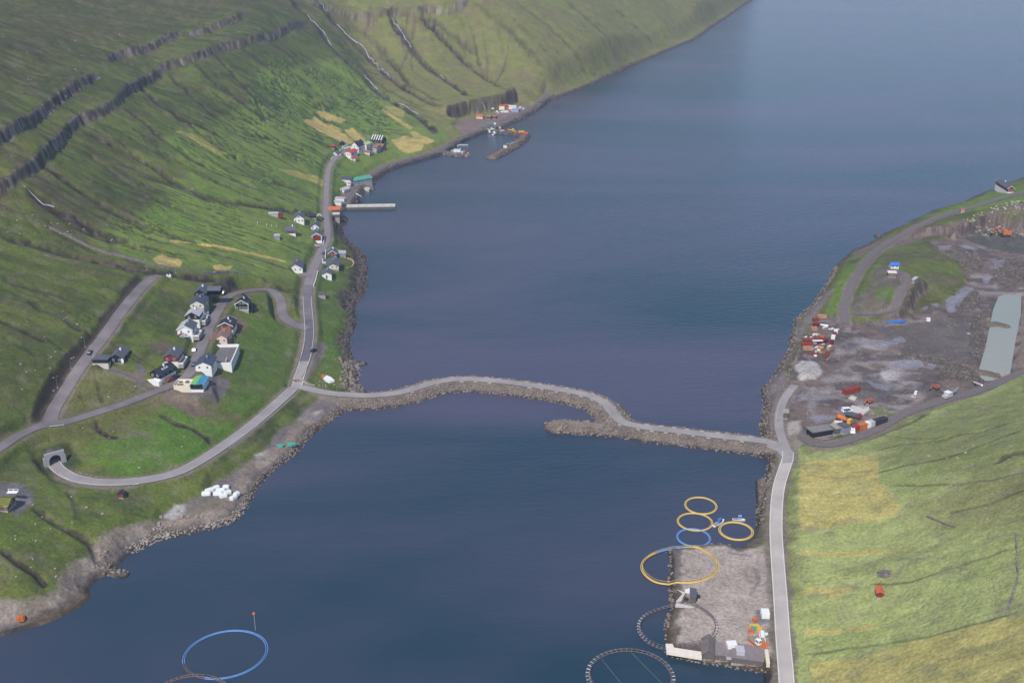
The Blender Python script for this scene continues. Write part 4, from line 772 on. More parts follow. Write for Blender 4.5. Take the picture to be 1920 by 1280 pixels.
def house(A, B, L, wh, rh, wall, roof, label, name='house', cat='house', ridge='y', base=None, basem=None, wins=2, rows=1, side=2, chim=True, door=True, trim=None, ov=.5, wallb=None, group=None, sky=0, roof2=None, w_=None, lift=0, yw=None):
    x, y, z, W, yaw = frame_at(A, B, yw)
    if A[0] < 700: wh *= .82; rh *= .85; base = (.5 if base is None else base) * .8
    if A[0] < 470: L *= .82
    if w_: W = w_
    t = thing(name, label, cat, (x, y, z + lift), yaw, group); base = 0.5 if base is None else base; basem = basem or conc; hw = W / 2
    link('foundation', MB().box(-hw - .05, hw + .05, -.05, L + .05, -4, base), basem, t)
    z0 = base; z1 = base + wh
    if ridge == 'y': prof = [(-hw, z0), (hw, z0), (hw, z1), (0, z1 + rh), (-hw, z1)]; wl = link('wall', MB().prism(prof, 0, L), wall, t)
    elif ridge == 'x': prof = [(0, z0), (L, z0), (L, z1), (L / 2, z1 + rh), (0, z1)]; wl = link('wall', MB().prism(prof, -hw, hw, 'x'), wall, t)
    else: wl = link('wall', MB().box(-hw, hw, 0, L, z0, z1), wall, t)
    th = .22
    if ridge == 'y':
        k = rh / hw; e_ = ov
        pl = [(-hw - e_, z1 - k * e_), (0, z1 + rh), (0, z1 + rh + th), (-hw - e_, z1 - k * e_ + th)]; pr = [(hw + e_, z1 - k * e_), (hw + e_, z1 - k * e_ + th), (0.0, z1 + rh + th), (0.0, z1 + rh)]
        if roof2 is not None: link('roof', MB().prism(pl, -e_, L + e_), roof, t); link('roof', MB().prism(pr, -e_, L + e_), roof2, t); ro = None
        else: ro = link('roof', MB().prism([pl[0], pl[1], pr[0], pr[1], (0, z1 + rh + th), pl[3]], -e_, L + e_), roof, t)
        if trim is not None:
            for yy_ in (-e_ - .06, L + e_ + .01):
                m1 = MB(); q_ = .28
                m1.prism([(-hw - e_ - .02, z1 - k * e_ - .1), (0, z1 + rh - .1), (hw + e_ + .02, z1 - k * e_ - .1), (hw + e_ + .02, z1 - k * e_ + q_), (0, z1 + rh + q_), (-hw - e_ - .02, z1 - k * e_ + q_)], yy_, yy_ + .05); link('bargeboard', m1, trim, t)
    elif ridge == 'x':
        k = rh / (L / 2); e_ = ov
        ro = link('roof', MB().prism([(-e_, z1 - k * e_), (L / 2, z1 + rh), (L + e_, z1 - k * e_), (L + e_, z1 - k * e_ + th), (L / 2, z1 + rh + th), (-e_, z1 - k * e_ + th)], -hw - e_, hw + e_, 'x'), roof, t)
    else: ro = link('roof', MB().prism([(-hw - .2, z1), (hw + .2, z1), (hw + .2, z1 + .2), (-hw - .2, z1 + .2 + rh)], -.2, L + .2), roof, t)
    if chim:
        cx = hw * .18 if ridge == 'y' else hw * .4; cy = L * .55 if ridge == 'y' else L * .5; zt = z1 + rh
        ch = link('chimney', MB().box(cx - .35, cx + .35, cy - .35, cy + .35, zt - .6, zt + .9), trimw if wall is black or wall is redw else conc, t)
    for r_ in range(rows):
        zz_ = z0 + .9 + r_ * 2.6
        for i in range(wins):
            xx = -hw + W * (i + .5 + (.0 if wins > 1 else .0)) / wins
            if zz_ + 1.1 < z1 + rh * (1 - abs(xx) / hw) - .3 or ridge != 'y': window(t, xx, 0, zz_, .85, .95, 'f')
    for i in range(side):
        yy_ = L * (i + .5) / side; window(t, hw, yy_, z0 + .9, 1.1, 1.1, 'r'); window(t, -hw, yy_, z0 + .9, 1.1, 1.1, 'l')
    if door:
        d_ = MB().box(hw + .005, hw + .09, L * .25 + .2 - .5, L * .25 + .2 + .5, z0, z0 + 2.1) if side != 1 else MB().box(-.5, .5, -.09, -.005, z0, z0 + 2.1)
        dr = link('door', d_, brownw, t)
        bb = dr.data.vertices; link('handle', MB().box(bb[1].co.x, bb[1].co.x + .05, bb[0].co.y + .1, bb[0].co.y + .2, z0 + .95, z0 + 1.1), steel, dr)
    for i in range(sky):
        k = rh / hw; xx = hw * .5; yy_ = L * (.35 + .14 * i); zt = z1 + rh * (1 - .5) + th + .03
        m_ = MB().add([(xx - .4, yy_ - .5, zt + k * .4), (xx + .4, yy_ - .5, zt - k * .4), (xx + .4, yy_ + .5, zt - k * .4), (xx - .4, yy_ + .5, zt + k * .4), (xx - .4, yy_ - .5, zt + k * .4 - .1), (xx + .4, yy_ - .5, zt - k * .4 - .1), (xx + .4, yy_ + .5, zt - k * .4 - .1), (xx - .4, yy_ + .5, zt + k * .4 - .1)], [(0, 1, 2, 3), (7, 6, 5, 4), (0, 4, 5, 1), (1, 5, 6, 2), (2, 6, 7, 3), (3, 7, 4, 0)])
        link('skylight', m_, lightr, t)
    t['W'] = W; t['L'] = L
    return t, W
def deck(t, x0, x1, y0, y1, z0, z1, fl=conc, rail=trimw):
    if x0 > 0: x1 = x0 + (x1 - x0) * .6
    else: x0 = x1 + (x0 - x1) * .6
    z0 = min(z0, .05); z1 = z0 + .6
    d_ = link('terrace', MB().box(x0, x1, y0, y1, -2, z0), fl, t); r_ = MB()
    for a_ in ((x0, x1, y0, y0 + .12), (x1 - .12, x1, y0 + .12, y1 - .12), (x0, x1, y1 - .12, y1)): r_.box(a_[0], a_[1], a_[2], a_[3], z0, z1)
    link('parapet', r_, rail, d_)

# ---- upper village along the loop road
house((312, 520), (321, 520), 3.2, 2.0, .8, white, darkr, 'tiny white hut with dark roof at the top end of the upper road', 'hut', 'hut', wins=1, side=0, chim=False)
t, W = house((364, 560), (387, 557), 11, 2.8, 2.4, black, slate, 'black house with slate roof and a carport wing, topmost in the left row', wins=2, side=2, base=.6)
link('carport', MB().box(W / 2 + .1, W / 2 + 7, 3, 8.5, .3, .45).box(W / 2 + .1, W / 2 + .4, 3, 3.3, .45, 3).box(W / 2 + 6.6, W / 2 + 6.9, 3, 3.3, .45, 3).box(W / 2 + .1, W / 2 + 7, 8.3, 8.5, .45, 3), black, t); link('carport_roof', MB().prism([(2.6, 3.0), (5.8, 4.5), (9, 3.0), (9, 3.2), (5.8, 4.75), (2.6, 3.2)], W / 2 + .05, W / 2 + 7.4, 'x'), slate, t)
t, W = house((358, 580), (382, 582), 12, 2.8, 2.3, cream, slateb, 'cream house with wide blue-grey roof, second from the top in the left row', base=1.2, side=3, trim=None)
deck(t, -W / 2 - 5.5, -W / 2 - .1, 3, 9, .9, 1.4)
t, W = house((350, 604), (373, 607), 10, 2.6, 2.3, black, lightr, 'house with black gable, pale roof and white basement in the left row', base=2.3, basem=white, side=2); deck(t, W / 2 + .1, W / 2 + 4, 2, 8, .7, 1.5)
t, W = house((334, 630), (361, 631), 11, 3.0, 2.4, white, lightr, 'all white house with pale ribbed roof, lowest in the left row', base=1.5, basem=white, side=3, wins=2, trim=trimw, roof2=slate); deck(t, W / 2 + .1, W / 2 + 5, -.1, 7, .5, 1.4)
t, W = house((442, 583), (466, 583), 9, 4.2, 2.6, black, darkr, 'black house with white bargeboards and six white windows, alone inside the road bend', base=.5, wins=4, rows=2, side=2, trim=trimw, ov=.5); link('dormer_roof', MB().prism([(-2.2, 5.8), (0, 7.9), (2.2, 5.8), (2.2, 6.0), (0, 8.15), (-2.2, 6.0)], 3, 6), darkr, t); link('corner_board', MB().box(-W / 2 - .1, -W / 2 + .1, -.08, 0, .5, 4.7).box(W / 2 - .1, W / 2 + .1, -.08, 0, .5, 4.7).box(-W / 2, W / 2, -.09, -.001, .5, .75), trimw, t); link('porch', MB().box(W / 2 + .05, W / 2 + 2, 2, 5, -3, 3), black, t)
t, W = house((411, 622), (436, 624), 11, 2.8, 2.2, redw, darkr, 'dark red house with navy roof and white bargeboards beside the pink house', base=1.6, basem=white, side=2, trim=trimw, sky=2); deck(t, -W / 2 - 3.5, -W / 2 - .1, -.5, 8, .5, 1.4)
t, W = house((406, 645), (426, 645), 12, 3.4, 1.9, pinkw, brownr, 'pale pink house with brown roof and a lower gabled annexe', base=.8, basem=pinkw, side=3)
x_ = -W / 2 - 2.3; link('annexe', MB().prism([(x_ - 2.6, .0), (x_ + 2.5, .0), (x_ + 2.5, 2.6), (x_, 3.9), (x_ - 2.6, 2.6)], -1.2, 6), pinkw, t); link('annexe_roof', MB().prism([(x_ - 3, 2.45), (x_, 3.95), (x_ + 2.9, 2.45), (x_ + 2.9, 2.65), (x_, 4.2), (x_ - 3, 2.65)], -1.6, 6.2), brownr, t); link('garden_frame', MB().box(W / 2 + 1, W / 2 + 1.1, 2, 5, -1, 1.6).box(W / 2 + 3, W / 2 + 3.1, 2, 5, -1, 1.6).box(W / 2 + 1.1, W / 2 + 3, 4.9, 5, 1.5, 1.6), wood, t)
# walled building shell
x, y, z, W, yaw = frame_at((375, 688), (434, 688), R(3)); t = thing('walled_yard_building', 'long white walled building shell with open grey roof deck below the pink house', 'building', (x, y, z), yaw); Lb = 22
link('base', MB().box(-W / 2, W / 2, 0, Lb, -5, 1.2), white, t); link('roof_deck', MB().box(-W / 2 + .5, W / 2 - .5, .5, Lb - .5, 1.2, 1.35), mat('roof_felt', lin(112, 106, 108), .9, var=.15), t)
link('parapet', MB().box(-W / 2, W / 2, 0, .5, 1.2, 2.1).box(W / 2 - .5, W / 2, .5, Lb - .5, 1.2, 2.2).box(-W / 2, -W / 2 + .5, .5, Lb - .5, 1.2, 2.5).box(-W / 2, W / 2, Lb - .5, Lb, 1.2, 2.8), white, t); link('rear_screen', MB().box(-W / 2, W / 2, Lb + .3, Lb + .5, 1.8, 2.2).box(-W / 2, W / 2, Lb + .9, Lb + 1.1, 1.6, 2.0).box(W / 2 - 3, W / 2 - 2.8, 2, 5, 1.75, 2.9), trimw, t)
t, W = house((369, 698), (396, 702), 12, 3.0, 2.1, white, slateb, 'white house with blue-grey roof built against the walled shell', base=2.2, basem=white, side=3); deck(t, -W / 2 - 2.5, -W / 2 - .1, 3, 12, .8, 1.5)
t, W = house((359, 734), (381, 736), 12, 2.2, .9, white, limer, 'white house with lime green and sky blue roof halves beside the junction', base=1.8, basem=white, roof2=bluer, side=3, wins=3, door=False, chim=False); link('verandah', MB().box(-W / 2 + .1, W / 2 - .1, -.5, -.01, 1.8, 3.9), black, t)
link('side_terrace', MB().box(-W / 2 - 7.5, -W / 2 - .1, 0, 7, -2, 2.6), cream, t); link('terrace_wall', MB().box(-W / 2 - 7.5, -W / 2 - .1, -.2, 0, -2, 3.4).box(-W / 2 - 7.7, -W / 2 - 7.5, 0, 7, -2, 3.4).box(-W / 2 - 7.5, -W / 2 - .1, 7, 7.2, -2, 3.4), cream, t); link('planter', MB().box(-W / 2 - 6.6, -W / 2 - 4, 1, 2.6, 2.6, 3.1).box(-W / 2 - 6.6, -W / 2 - 5, 4.4, 5.6, 2.6, 3.1).box(-W / 2 - 3.5, -W / 2 - 2, 4.2, 5.8, 2.6, 3.2), brownw, t)
t, W = house((309, 681), (333, 684), 12, 2.6, 2.3, redw, slate, 'red brown house with grey roof and white basement, west of the street', base=1.5, basem=white, side=2); deck(t, W / 2 + .1, W / 2 + 4, 0, 8, 0.4, 1.5)
t, W = house((283, 708), (300, 714), 13, 2.4, 2.5, black, darkr, yw=R(-24), label= 'black house with dark roof, skylights and white plinth by the red car', base=.8, basem=white, side=3, sky=3); link('plinth_terrace', MB().box(-W / 2 - 2, W / 2 + 1, -2.2, -.1, -3, .3), white, t)
t, W = house((207, 681), (231, 681), 12, 3.0, 2.2, black, slate, 'black house with grey roof east of the upper road', base=.3, side=2, trim=None); link('white_door', MB().box(2.2, 3.3, -.1, -.01, .3, 2.4), trimw, t)
t, W = house((177, 684), (201, 690), 6, 2.2, .2, black, slate, 'flat roofed black garage on a pale concrete base beside the upper road', 'garage', 'garage', ridge='f', base=2.0, basem=mat('pale_concrete', lin(196, 190, 182), .9), wins=0, side=0, chim=False, door=False); link('garage_door', MB().box(-W / 2 - .1, -W / 2 - .01, 1.2, 4.8, 2.0, 4.0), trimw, t)
t, W = house((-12, 968), (22, 950), 9, 2.0, 1.6, brownw, sodr, 'turf roofed house cut by the left edge of the photo beside a gravel turning place', ridge='x', base=.6, side=1, wins=3, chim=False); link('balcony', MB().box(-W / 2, W / 2, L_ if False else 9.2, 11, 2.5, 2.7).box(-W / 2, W / 2, 10.9, 11, 3.4, 3.5).box(-W / 2, -W / 2 + .15, 10.9, 11, 2.7, 3.4).box(W / 2 - .15, W / 2, 10.9, 11, 2.7, 3.4).box(-.1, .1, 10.9, 11, 2.7, 3.4), trimw, t)
t, W = house((223, 934), (231, 935), 2.4, 2.2, .6, redp, darkr, 'small bright red shed in the grass below the tunnel road', 'shed', 'shed', wins=0, side=0, chim=False)

# ---- lower village on the shore road
t, W = house((505, 406), (521, 406), 3.2, 2.0, .4, lightr, lightr, 'long low pale polytunnel shed above the white house', 'shed', 'shed', ridge='x', wins=0, side=0, chim=False); link('lean_to', MB().box(W / 2 + .05, W / 2 + 3.2, .3, 2.8, -1, 1.7), redw, t)
house((552, 418), (569.5, 419.5), 10, 3.9, 2.6, white, slate, 'tall white house with slate roof above the red house', base=.6, basem=white, wins=3, rows=2, side=3)
house((537, 440), (553.5, 441), 6.5, 2.6, 2.2, redw, slate, 'red house with grey roof slope and three white windows', ridge='x', base=1.0, basem=white, wins=3, side=1)
house((515, 449), (524.5, 449.5), 3.6, 2.4, .4, greyb, lightr, 'small pale grey shed alone in the field below the long shed', 'shed', 'shed', ridge='f', wins=1, side=0, chim=False)
house((580.6, 409.5), (592.5, 410.5), 4, 2.0, 1.0, darkr, darkr, 'low dark blue shed above the shore road', 'shed', 'shed', ridge='x', wins=0, side=0, chim=False)
house((595, 411), (602, 412), 4.5, 2.2, 1.0, redw, paleg, 'small red shed with pale green roof by the shore road', 'shed', 'shed', wins=1, side=1, chim=False)
house((582, 434), (599, 430), 7, 2.6, 2.4, white, slate, 'white house with grey roof just behind the red fronted house', wins=2, side=2)
t, W = house((586, 454), (603, 456), 11, 5.0, 2.4, white, slate, 'white house with a dark red panel on its gable by the shore road', base=.6, basem=white, wins=0, side=3, trim=trimw); link('gable_panel', MB().prism([(-W / 2 + .5, 1.5), (W / 2 - .5, 1.5), (W / 2 - .5, 4.4), (0, 5.6), (-W / 2 + .5, 4.4)], -.1, -.005), redw, t)
house((542.5, 509), (566, 514), 11, 2.6, 3.2, white, slate, 'white house with steep slate roof at the short drive off the shore road', base=1.0, basem=white, wins=3, rows=2, side=2)
t, W = house((616, 482), (631, 482.5), 8, 2.6, 2.2, redw, slate, 'red boarded house with white bargeboards seaward of the road', wins=3, side=2, trim=trimw)
house((632.5, 481), (648, 482.5), 5.5, 2.4, .5, greyb, lightr, 'pale grey metal outbuilding beside the red boarded house', 'outbuilding', 'outbuilding', ridge='f', wins=0, side=0, chim=False)
t, W = house((612, 506), (635, 506), 11, 3.0, 2.0, cream, slate, 'cream house with broad grey roof and a curved garden wall', base=.6, wins=3, side=2, ov=.9)
house((604, 523), (621.5, 524), 8, 3.6, 1.6, white, slate, 'plain white house with grey roof, lowest of the seaward group', base=.4, basem=white, wins=0, side=1)
t, W = house((597, 559), (610, 560), 4.5, 2.2, .3, conc, dconc, 'roofless looking grey concrete shed in the grass seaward of the road', 'shed', 'shed', ridge='f', wins=0, side=0, chim=False, door=False); link('broken_wall', MB().box(-W / 2 - 2.5, -W / 2 - .1, 1, 1.3, -1, 1.2).box(-W / 2 - 2.5, -W / 2 - 2.2, 1.3, 4, -1, .9), dconc, t)
house((628, 378), (645.5, 379), 4, 2.6, .3, white, lightr, 'long pale flat roofed boat shed nearest the quay yard', 'boat_shed', 'boat shed', ridge='f', wins=0, side=0, chim=False)
house((622, 385), (640, 386), 4.5, 2.6, .3, white, lightr, 'long pale flat roofed boat shed next to the orange roof', 'boat_shed', 'boat shed', ridge='f', wins=0, side=0, chim=False)
t, W = house((618, 398), (636, 400), 6, 2.4, 1.8, dconc, orr, 'stone boathouse with patchy orange roof on the shore', 'boathouse', 'boathouse', ridge='x', wins=0, side=1, chim=False)
t, W = house((618, 408), (636, 409.5), 5, 2.8, .2, dconc, mat('pale_roof_felt', lin(206, 198, 188), .8, var=.1), 'concrete boathouse with flat cream roof above the rocks', 'boathouse', 'boathouse', ridge='f', wins=0, side=0, chim=False, base=.2)
house((636, 360), (645, 361.5), 7, 2.2, 1.6, white, lightr, 'white boathouse with pale roof on the landward side of the quay', 'boathouse', 'boathouse', wins=0, side=1, chim=False)
house((646, 348), (657, 349), 4, 2.4, .3, white, lightr, 'small white flat roofed store in front of the grey shed', 'store', 'store', ridge='f', wins=2, side=0, chim=False)
house((641, 342), (657, 343), 6, 3.0, 1.6, pinkw, slateb, 'grey roofed shed beside the teal barn', 'shed', 'shed', ridge='x', wins=0, side=0, chim=False)
t, W = house((654, 344), (664, 348), 17, 4.2, 1.8, greyb, greenr, 'long grey barn with teal roof on the shore road', 'barn', 'barn', wins=1, side=6, chim=False)

# ---- farm on the hillside
house((658.5, 283), (672, 286), 12, 5.2, 4.2, white, darkr, 'tallest white farmhouse with steep black roof', 'farmhouse', 'farmhouse', wins=3, rows=2, side=4, base=.6, basem=white)
house((647, 295), (658, 298), 12, 3.6, 1.2, white, redr, 'white farmhouse with red roof below the tallest farmhouse', 'farmhouse', 'farmhouse', wins=3, side=4, base=2.2, basem=white)
house((658, 301), (666, 303), 5, 2.0, .8, white, redr, 'small white shed with red roof, lowest building of the farm', 'shed', 'shed', wins=0, side=1, chim=False)
house((676, 281), (687, 283), 9, 5.4, 1.6, white, paleg, 'white farm building with pale green roof behind the tallest farmhouse', 'farm_building', 'farm building', wins=2, side=3, base=.8)
house((690, 283), (706, 285), 8, 3.8, 1.6, lightr, brownr, 'grey sided farm barn with brown roof', 'barn', 'barn', ridge='x', wins=2, side=1, chim=False)
house((707, 281), (717, 283), 7, 3.2, 1.4, brownw, brownr, 'brown barn at the seaward end of the farm', 'barn', 'barn', ridge='x', wins=0, side=1, chim=False)
house((680, 289), (693, 290.5), 5, 2.2, 1.2, white, brownr, 'low white farm shed with brown roof below the barns', 'shed', 'shed', ridge='x', wins=2, side=0, chim=False)
t, W = house((694, 271), (718, 269), 8, 3.4, 3.2, black, darkr, 'black farm terrace with five white roof stripes behind the barns', 'row_house', 'house', ridge='x', wins=4, side=1, chim=False)
for i in range(5): x_ = -W / 2 + W * (i + .5) / 5; link('roof_stripe', MB().prism([(-.55, 3.75), (4.0, 7.35), (4.0, 7.5), (-.55, 3.95)], x_ - .35, x_ + .35, 'x'), trimw, t)
house((619, 278.5), (626, 279), 3.5, 1.8, .6, rust, redr, 'small shed with red roof west of the farm lane', 'shed', 'shed', wins=0, side=0, chim=False)
house((624, 290), (632, 293), 4, 2.4, 1.0, white, slate, 'little white shed with grey roof at the farm lane bend', 'shed', 'shed', wins=0, side=0, chim=False)
house((637, 274), (645, 274), 4, 2.4, 1.4, black, darkr, 'black hut beneath the hay strips above the farm lane', 'hut', 'hut', wins=0, side=0, chim=False)

# ---- harbour sheds under the sea cliff
house((936, 207), (946, 207), 6, 3.8, .6, white, orr, 'white warehouse with orange roof edge under the sea cliff', 'warehouse', 'warehouse', ridge='f', wins=0, side=0, chim=False)
house((948, 204), (958, 203), 6, 2.6, .8, orr, orr, 'low orange roofed shed between the white warehouses', 'shed', 'shed', ridge='f', wins=0, side=0, chim=False)
house((954, 206), (968, 206), 5, 3.0, .4, white, whitep, 'long white warehouse under the sea cliff', 'warehouse', 'warehouse', ridge='f', wins=0, side=0, chim=False)
house((960, 210), (972, 211), 5, 2.4, .3, mat('pale_blue_sheet', lin(150, 170, 200), .5), mat('pale_blue_sheet'), 'long pale blue container shed in front of the warehouses', 'container_shed', 'shed', ridge='f', wins=0, side=0, chim=False)
house((893, 223), (905, 224), 5, 2.6, 1.0, pinkw, orr, 'white shed with orange roof at the edge of the harbour gravel', 'shed', 'shed', ridge='x', wins=0, side=0, chim=False)
house((911, 224), (920, 224.5), 5, 2.4, 1.2, dconc, brownr, 'tumbledown stone shed beside the orange roofed harbour shed', 'shed', 'shed', ridge='x', wins=0, side=0, chim=False)
house((920, 223), (929, 224), 4, 2.2, .4, dconc, orr, 'stone shed with rusty roof, right of the tumbledown shed', 'shed', 'shed', ridge='f', wins=0, side=0, chim=False)

# ---- east side
t, W = house((1889, 362), (1900, 362), 24, 2.8, 2.0, redw, slate, 'long grey roofed house with red and white front at the right edge', base=.8, basem=white, wins=2, side=4, trim=trimw)
house((1801, 399), (1808, 399.5), 3.5, 1.8, .5, conc, orr, 'tiny concrete hut with orange roof beside the hill track', 'hut', 'hut', ridge='f', wins=0, side=0, chim=False)
house((1670, 505), (1685, 505), 4, 2.2, 1.0, whitep, bluep, 'white hut with bright blue roof on the quarry knoll', 'hut', 'hut', ridge='x', wins=2, side=0, chim=False)
house((1665, 520), (1679, 520.5), 4, 2.4, .6, brownw, mat('striped_cream_roof', lin(214, 200, 186), .7), 'brown hut with cream roof on the quarry knoll', 'hut', 'hut', ridge='x', wins=3, side=0, chim=False)
house((1709, 531), (1714, 532), 6, 1.8, .2, greyb, lightr, 'narrow grey box shed at the rim of the quarry knoll', 'shed', 'shed', ridge='f', wins=0, side=0, chim=False)
house((1468, 785), (1477, 786), 4, 2.6, .2, dconc, conc, 'square concrete hut beside the quarry entrance road', 'hut', 'hut', ridge='f', wins=0, side=0, chim=False)
house((1523, 823), (1562, 816), 5, 2.6, .3, black, mat('pale_edge_roof', lin(132, 126, 126), .8), 'long black shed, leftmost of the row by the quarry track', 'shed', 'shed', ridge='f', wins=0, side=0, chim=False)
house((1566, 816), (1581, 813), 4.5, 2.6, .3, dconc, conc, 'grey flat roofed shed between the long black shed and the pale one', 'shed', 'shed', ridge='f', wins=0, side=0, chim=False)
house((1582, 815), (1593, 812), 4.5, 3.0, .3, greyb, slate, 'pale grey shed at the middle of the row by the quarry track', 'shed', 'shed', ridge='f', wins=0, side=0, chim=False)
shedw = mat('glare_paled_boards', lin(104, 97, 92), .9, var=.2, scale=1.5)  # black shed boards lightened, glare put into the colour
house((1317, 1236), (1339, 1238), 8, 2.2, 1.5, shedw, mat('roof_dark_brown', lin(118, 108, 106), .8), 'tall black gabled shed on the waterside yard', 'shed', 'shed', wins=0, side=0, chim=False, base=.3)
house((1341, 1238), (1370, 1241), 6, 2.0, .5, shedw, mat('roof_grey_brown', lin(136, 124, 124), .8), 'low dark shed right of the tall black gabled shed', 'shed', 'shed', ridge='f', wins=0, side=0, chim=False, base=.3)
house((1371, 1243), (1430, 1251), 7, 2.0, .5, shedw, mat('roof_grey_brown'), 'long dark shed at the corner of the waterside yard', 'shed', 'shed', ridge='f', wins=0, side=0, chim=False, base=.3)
house((1293, 1132), (1304, 1133), 5, 2.4, .3, dconc, slate, 'small grey shed by the slipway on the waterside yard', 'shed', 'shed', ridge='f', wins=0, side=0, chim=False)
house((1644, 1121), (1654, 1122), 3.0, 1.8, .5, redw, orr, 'small orange roofed sheep shed alone in the right hand pasture', 'shed', 'shed', wins=0, side=0, chim=False)

# ---- containers and boxes: one hull with ribs and doors
def container(A, L, m, label, yaw_=None, W=2.5, hh=2.6, group=None, z=None, name='shipping_container', cat='container'):
    if A[1] > 590 and A[1] < 690 and W == 2.5: L *= .62; W = 1.9; hh = 1.9
    x, y, zz_ = hfun(*A); t = thing(name, label, cat, (x, y, zz_ if z is None else z), yaw_ or 0, group); b_ = MB().box(-L / 2, L / 2, -W / 2, W / 2, .15, hh - .08)
    k = int(L / .8)
    for i in range(k):
        xx = -L / 2 + (i + .5) * L / k; b_.box(xx - .12, xx + .12, -W / 2 - .05, -W / 2 - .001, .3, hh - .2); b_.box(xx - .12, xx + .12, W / 2 + .001, W / 2 + .05, .3, hh - .2)
    link('container_body', b_, m, t); fr_ = MB()
    for sx in (-1, 1):
        for sy in (-1, 1): fr_.box(sx * L / 2 - .08, sx * L / 2 + .08, sy * W / 2 - .08, sy * W / 2 + .08, 0, hh)
    fr_.box(-L / 2 - .1, L / 2 + .1, -W / 2 - .1, W / 2 + .1, hh - .078, hh + .02); link('corner_frame', fr_, m, t); link('door', MB().box(-L / 2 - .07, -L / 2 - .002, -W / 2 + .15, -.03, .2, hh - .2).box(-L / 2 - .07, -L / 2 - .002, .03, W / 2 - .15, .2, hh - .2), m, t)
    return t
rowdir = math.atan2(*(np.array(unp(1646, 795, 4)) - np.array(unp(1600, 808, 4)))[::-1])
for (px, py, L, m, lb) in [(1607, 806, 8, redp, 'red shipping container right of the white van in the sheds row'), (1621, 802, 7, orp, 'orange red container in the middle of the row by the quarry track'), (1630, 799.5, 3.5, whitep, 'short white container in the row by the quarry track'), (1638, 797, 5, lightr, 'pale grey container next to last in the row by the quarry track'), (1649, 794, 7, darks, 'dark container, rightmost of the row by the quarry track'),
                          (1596, 736, 9.5, mat('faded_red', lin(138, 60, 48), .8, var=.3, scale=.8), 'very long red container alone on the quarry floor')]: container((px, py), L, m, lb, rowdir)
for (px, py, L, m, yw, lb) in [(1512, 648, 9, redp, 0, 'red container at the shore side of the scrap yard'), (1514, 656, 8, mat('tan_paint', lin(176, 138, 104), .8, var=.2), 0, 'tan container below the red one in the scrap yard'), (1567, 624, 3.5, whitep, 1.2, 'white box container at the top of the long scrap row'), (1564.5, 629, 3.5, rust, 1.2, 'rust brown container below the white one in the long scrap row'),
                              (1562, 635, 4.5, whitep, 1.2, 'larger white container in the middle of the long scrap row'), (1559, 645, 3, mat('maroon_paint', lin(110, 32, 40), .7), 1.2, 'maroon container in the lower half of the long scrap row'), (1551, 666, 5, rust, 1.2, 'rusty container near the bottom of the long scrap row'), (1529, 602, 5, redp, .2, 'red container at the top left of the scrap yard'), (1530, 612, 4.5, mat('maroon_paint'), .2, 'maroon container near the top left of the scrap yard'), (1526, 619, 5, mat('tan_paint'), .1, 'tan container near the shore track in the scrap yard'),
                              (1434, 1157, 3, whitep, 1.5, 'small white container beside the grey steel racks on the waterside yard'), (1387, 1228, 3.4, lightr, 1.5, 'pale grey container against the long dark shed'), (1371, 1217, 3, whitep, .1, 'white box container between the sheds of the waterside yard'), (1571, 800, 3.5, cream, -.2, 'cream box lying in front of the orange lorry'),
                              (857, 285.5, 6, whitep, -.1, 'white container on the harbour jetty'), (1740, 602, 3, whitep, -.2, 'white and blue cabin on the flat quarry floor'), (1541, 596, 8, mat('tan_paint'), -.1, 'tan open frame body at the top of the scrap yard')]: container((px, py), L, m, lb, yw)

# ---- vehicles
def car(A, yaw_, m, label, group='parked cars', kind='car'):
    x, y, z = hfun(*A); z = max(z, h_at(x, y)) + .16; t = thing('parked_' + kind, label, kind, (x, y, z), yaw_, group); k = 1.0 if kind == 'car' else 1.25
    prof = [(-2.1, .35), (2.1, .35), (2.15, .75), (1.3, .92), (-2.0, .95), (-2.15, .7)]; link('body', MB().prism([(a_ * k, b_ * k) for a_, b_ in prof], -.86 * k, .86 * k, 'y'), m, t)
    pc = [(-1.75, .95), (1.0, .92), (.45, 1.45), (-1.35, 1.48)] if kind == 'car' else [(-2.0, .95), (1.2, .92), (.9, 1.9), (-2.0, 1.95)]
    cb = link('cabin', MB().prism([(a_ * k, b_ * k) for a_, b_ in pc], -.74 * k, .74 * k, 'y'), m, t); link('side_glass', MB().prism([(a_ * k * .86 - .05, (.95 + (b_ - .95) * .8) * k + .05) for a_, b_ in pc], -.76 * k, .76 * k, 'y'), glass, cb)
    link('windscreen', MB().add([(k * (1.02), -.6, .98 * k), (k * 1.02, .6, .98 * k), (k * (.5 if kind == 'car' else .95), .6, k * (1.4 if kind == 'car' else 1.8)), (k * (.5 if kind == 'car' else .95), -.6, k * (1.4 if kind == 'car' else 1.8))], [(0, 1, 2, 3)]), glass, cb)
    for sx in (-1, 1):
        for sy in (-1, 1):
            wm = MB().tube([(sx * 1.35 * k, sy * .8 * k - .1, .33 * k), (sx * 1.35 * k, sy * .8 * k + .1, .33 * k)], .33 * k, 12); link('wheel', wm, rubber, t)
    return t
cw = mat('silver_car_paint', lin(206, 210, 216), .3, metal=.3, var=.03); cdk = mat('dark_car_paint', lin(42, 50, 62), .3, metal=.3, var=.03)
rd = lambda a_, b_: math.atan2(unp(*b_, 20)[1] - unp(*a_, 20)[1], unp(*b_, 20)[0] - unp(*a_, 20)[0])
car((418.5, 550), rd((410, 562), (425, 545)), cw, 'silver car parked where the street bends above the black house'); car((403, 564), 0.2, cdk, 'dark car parked under the carport wing'); car((364.5, 658), rd((360, 670), (368, 650)), cw, 'silver car parked on the street beside the walled shell'); car((363, 685), rd((360, 695), (366, 675)), cdk, 'dark car parked on the street next to the white house')
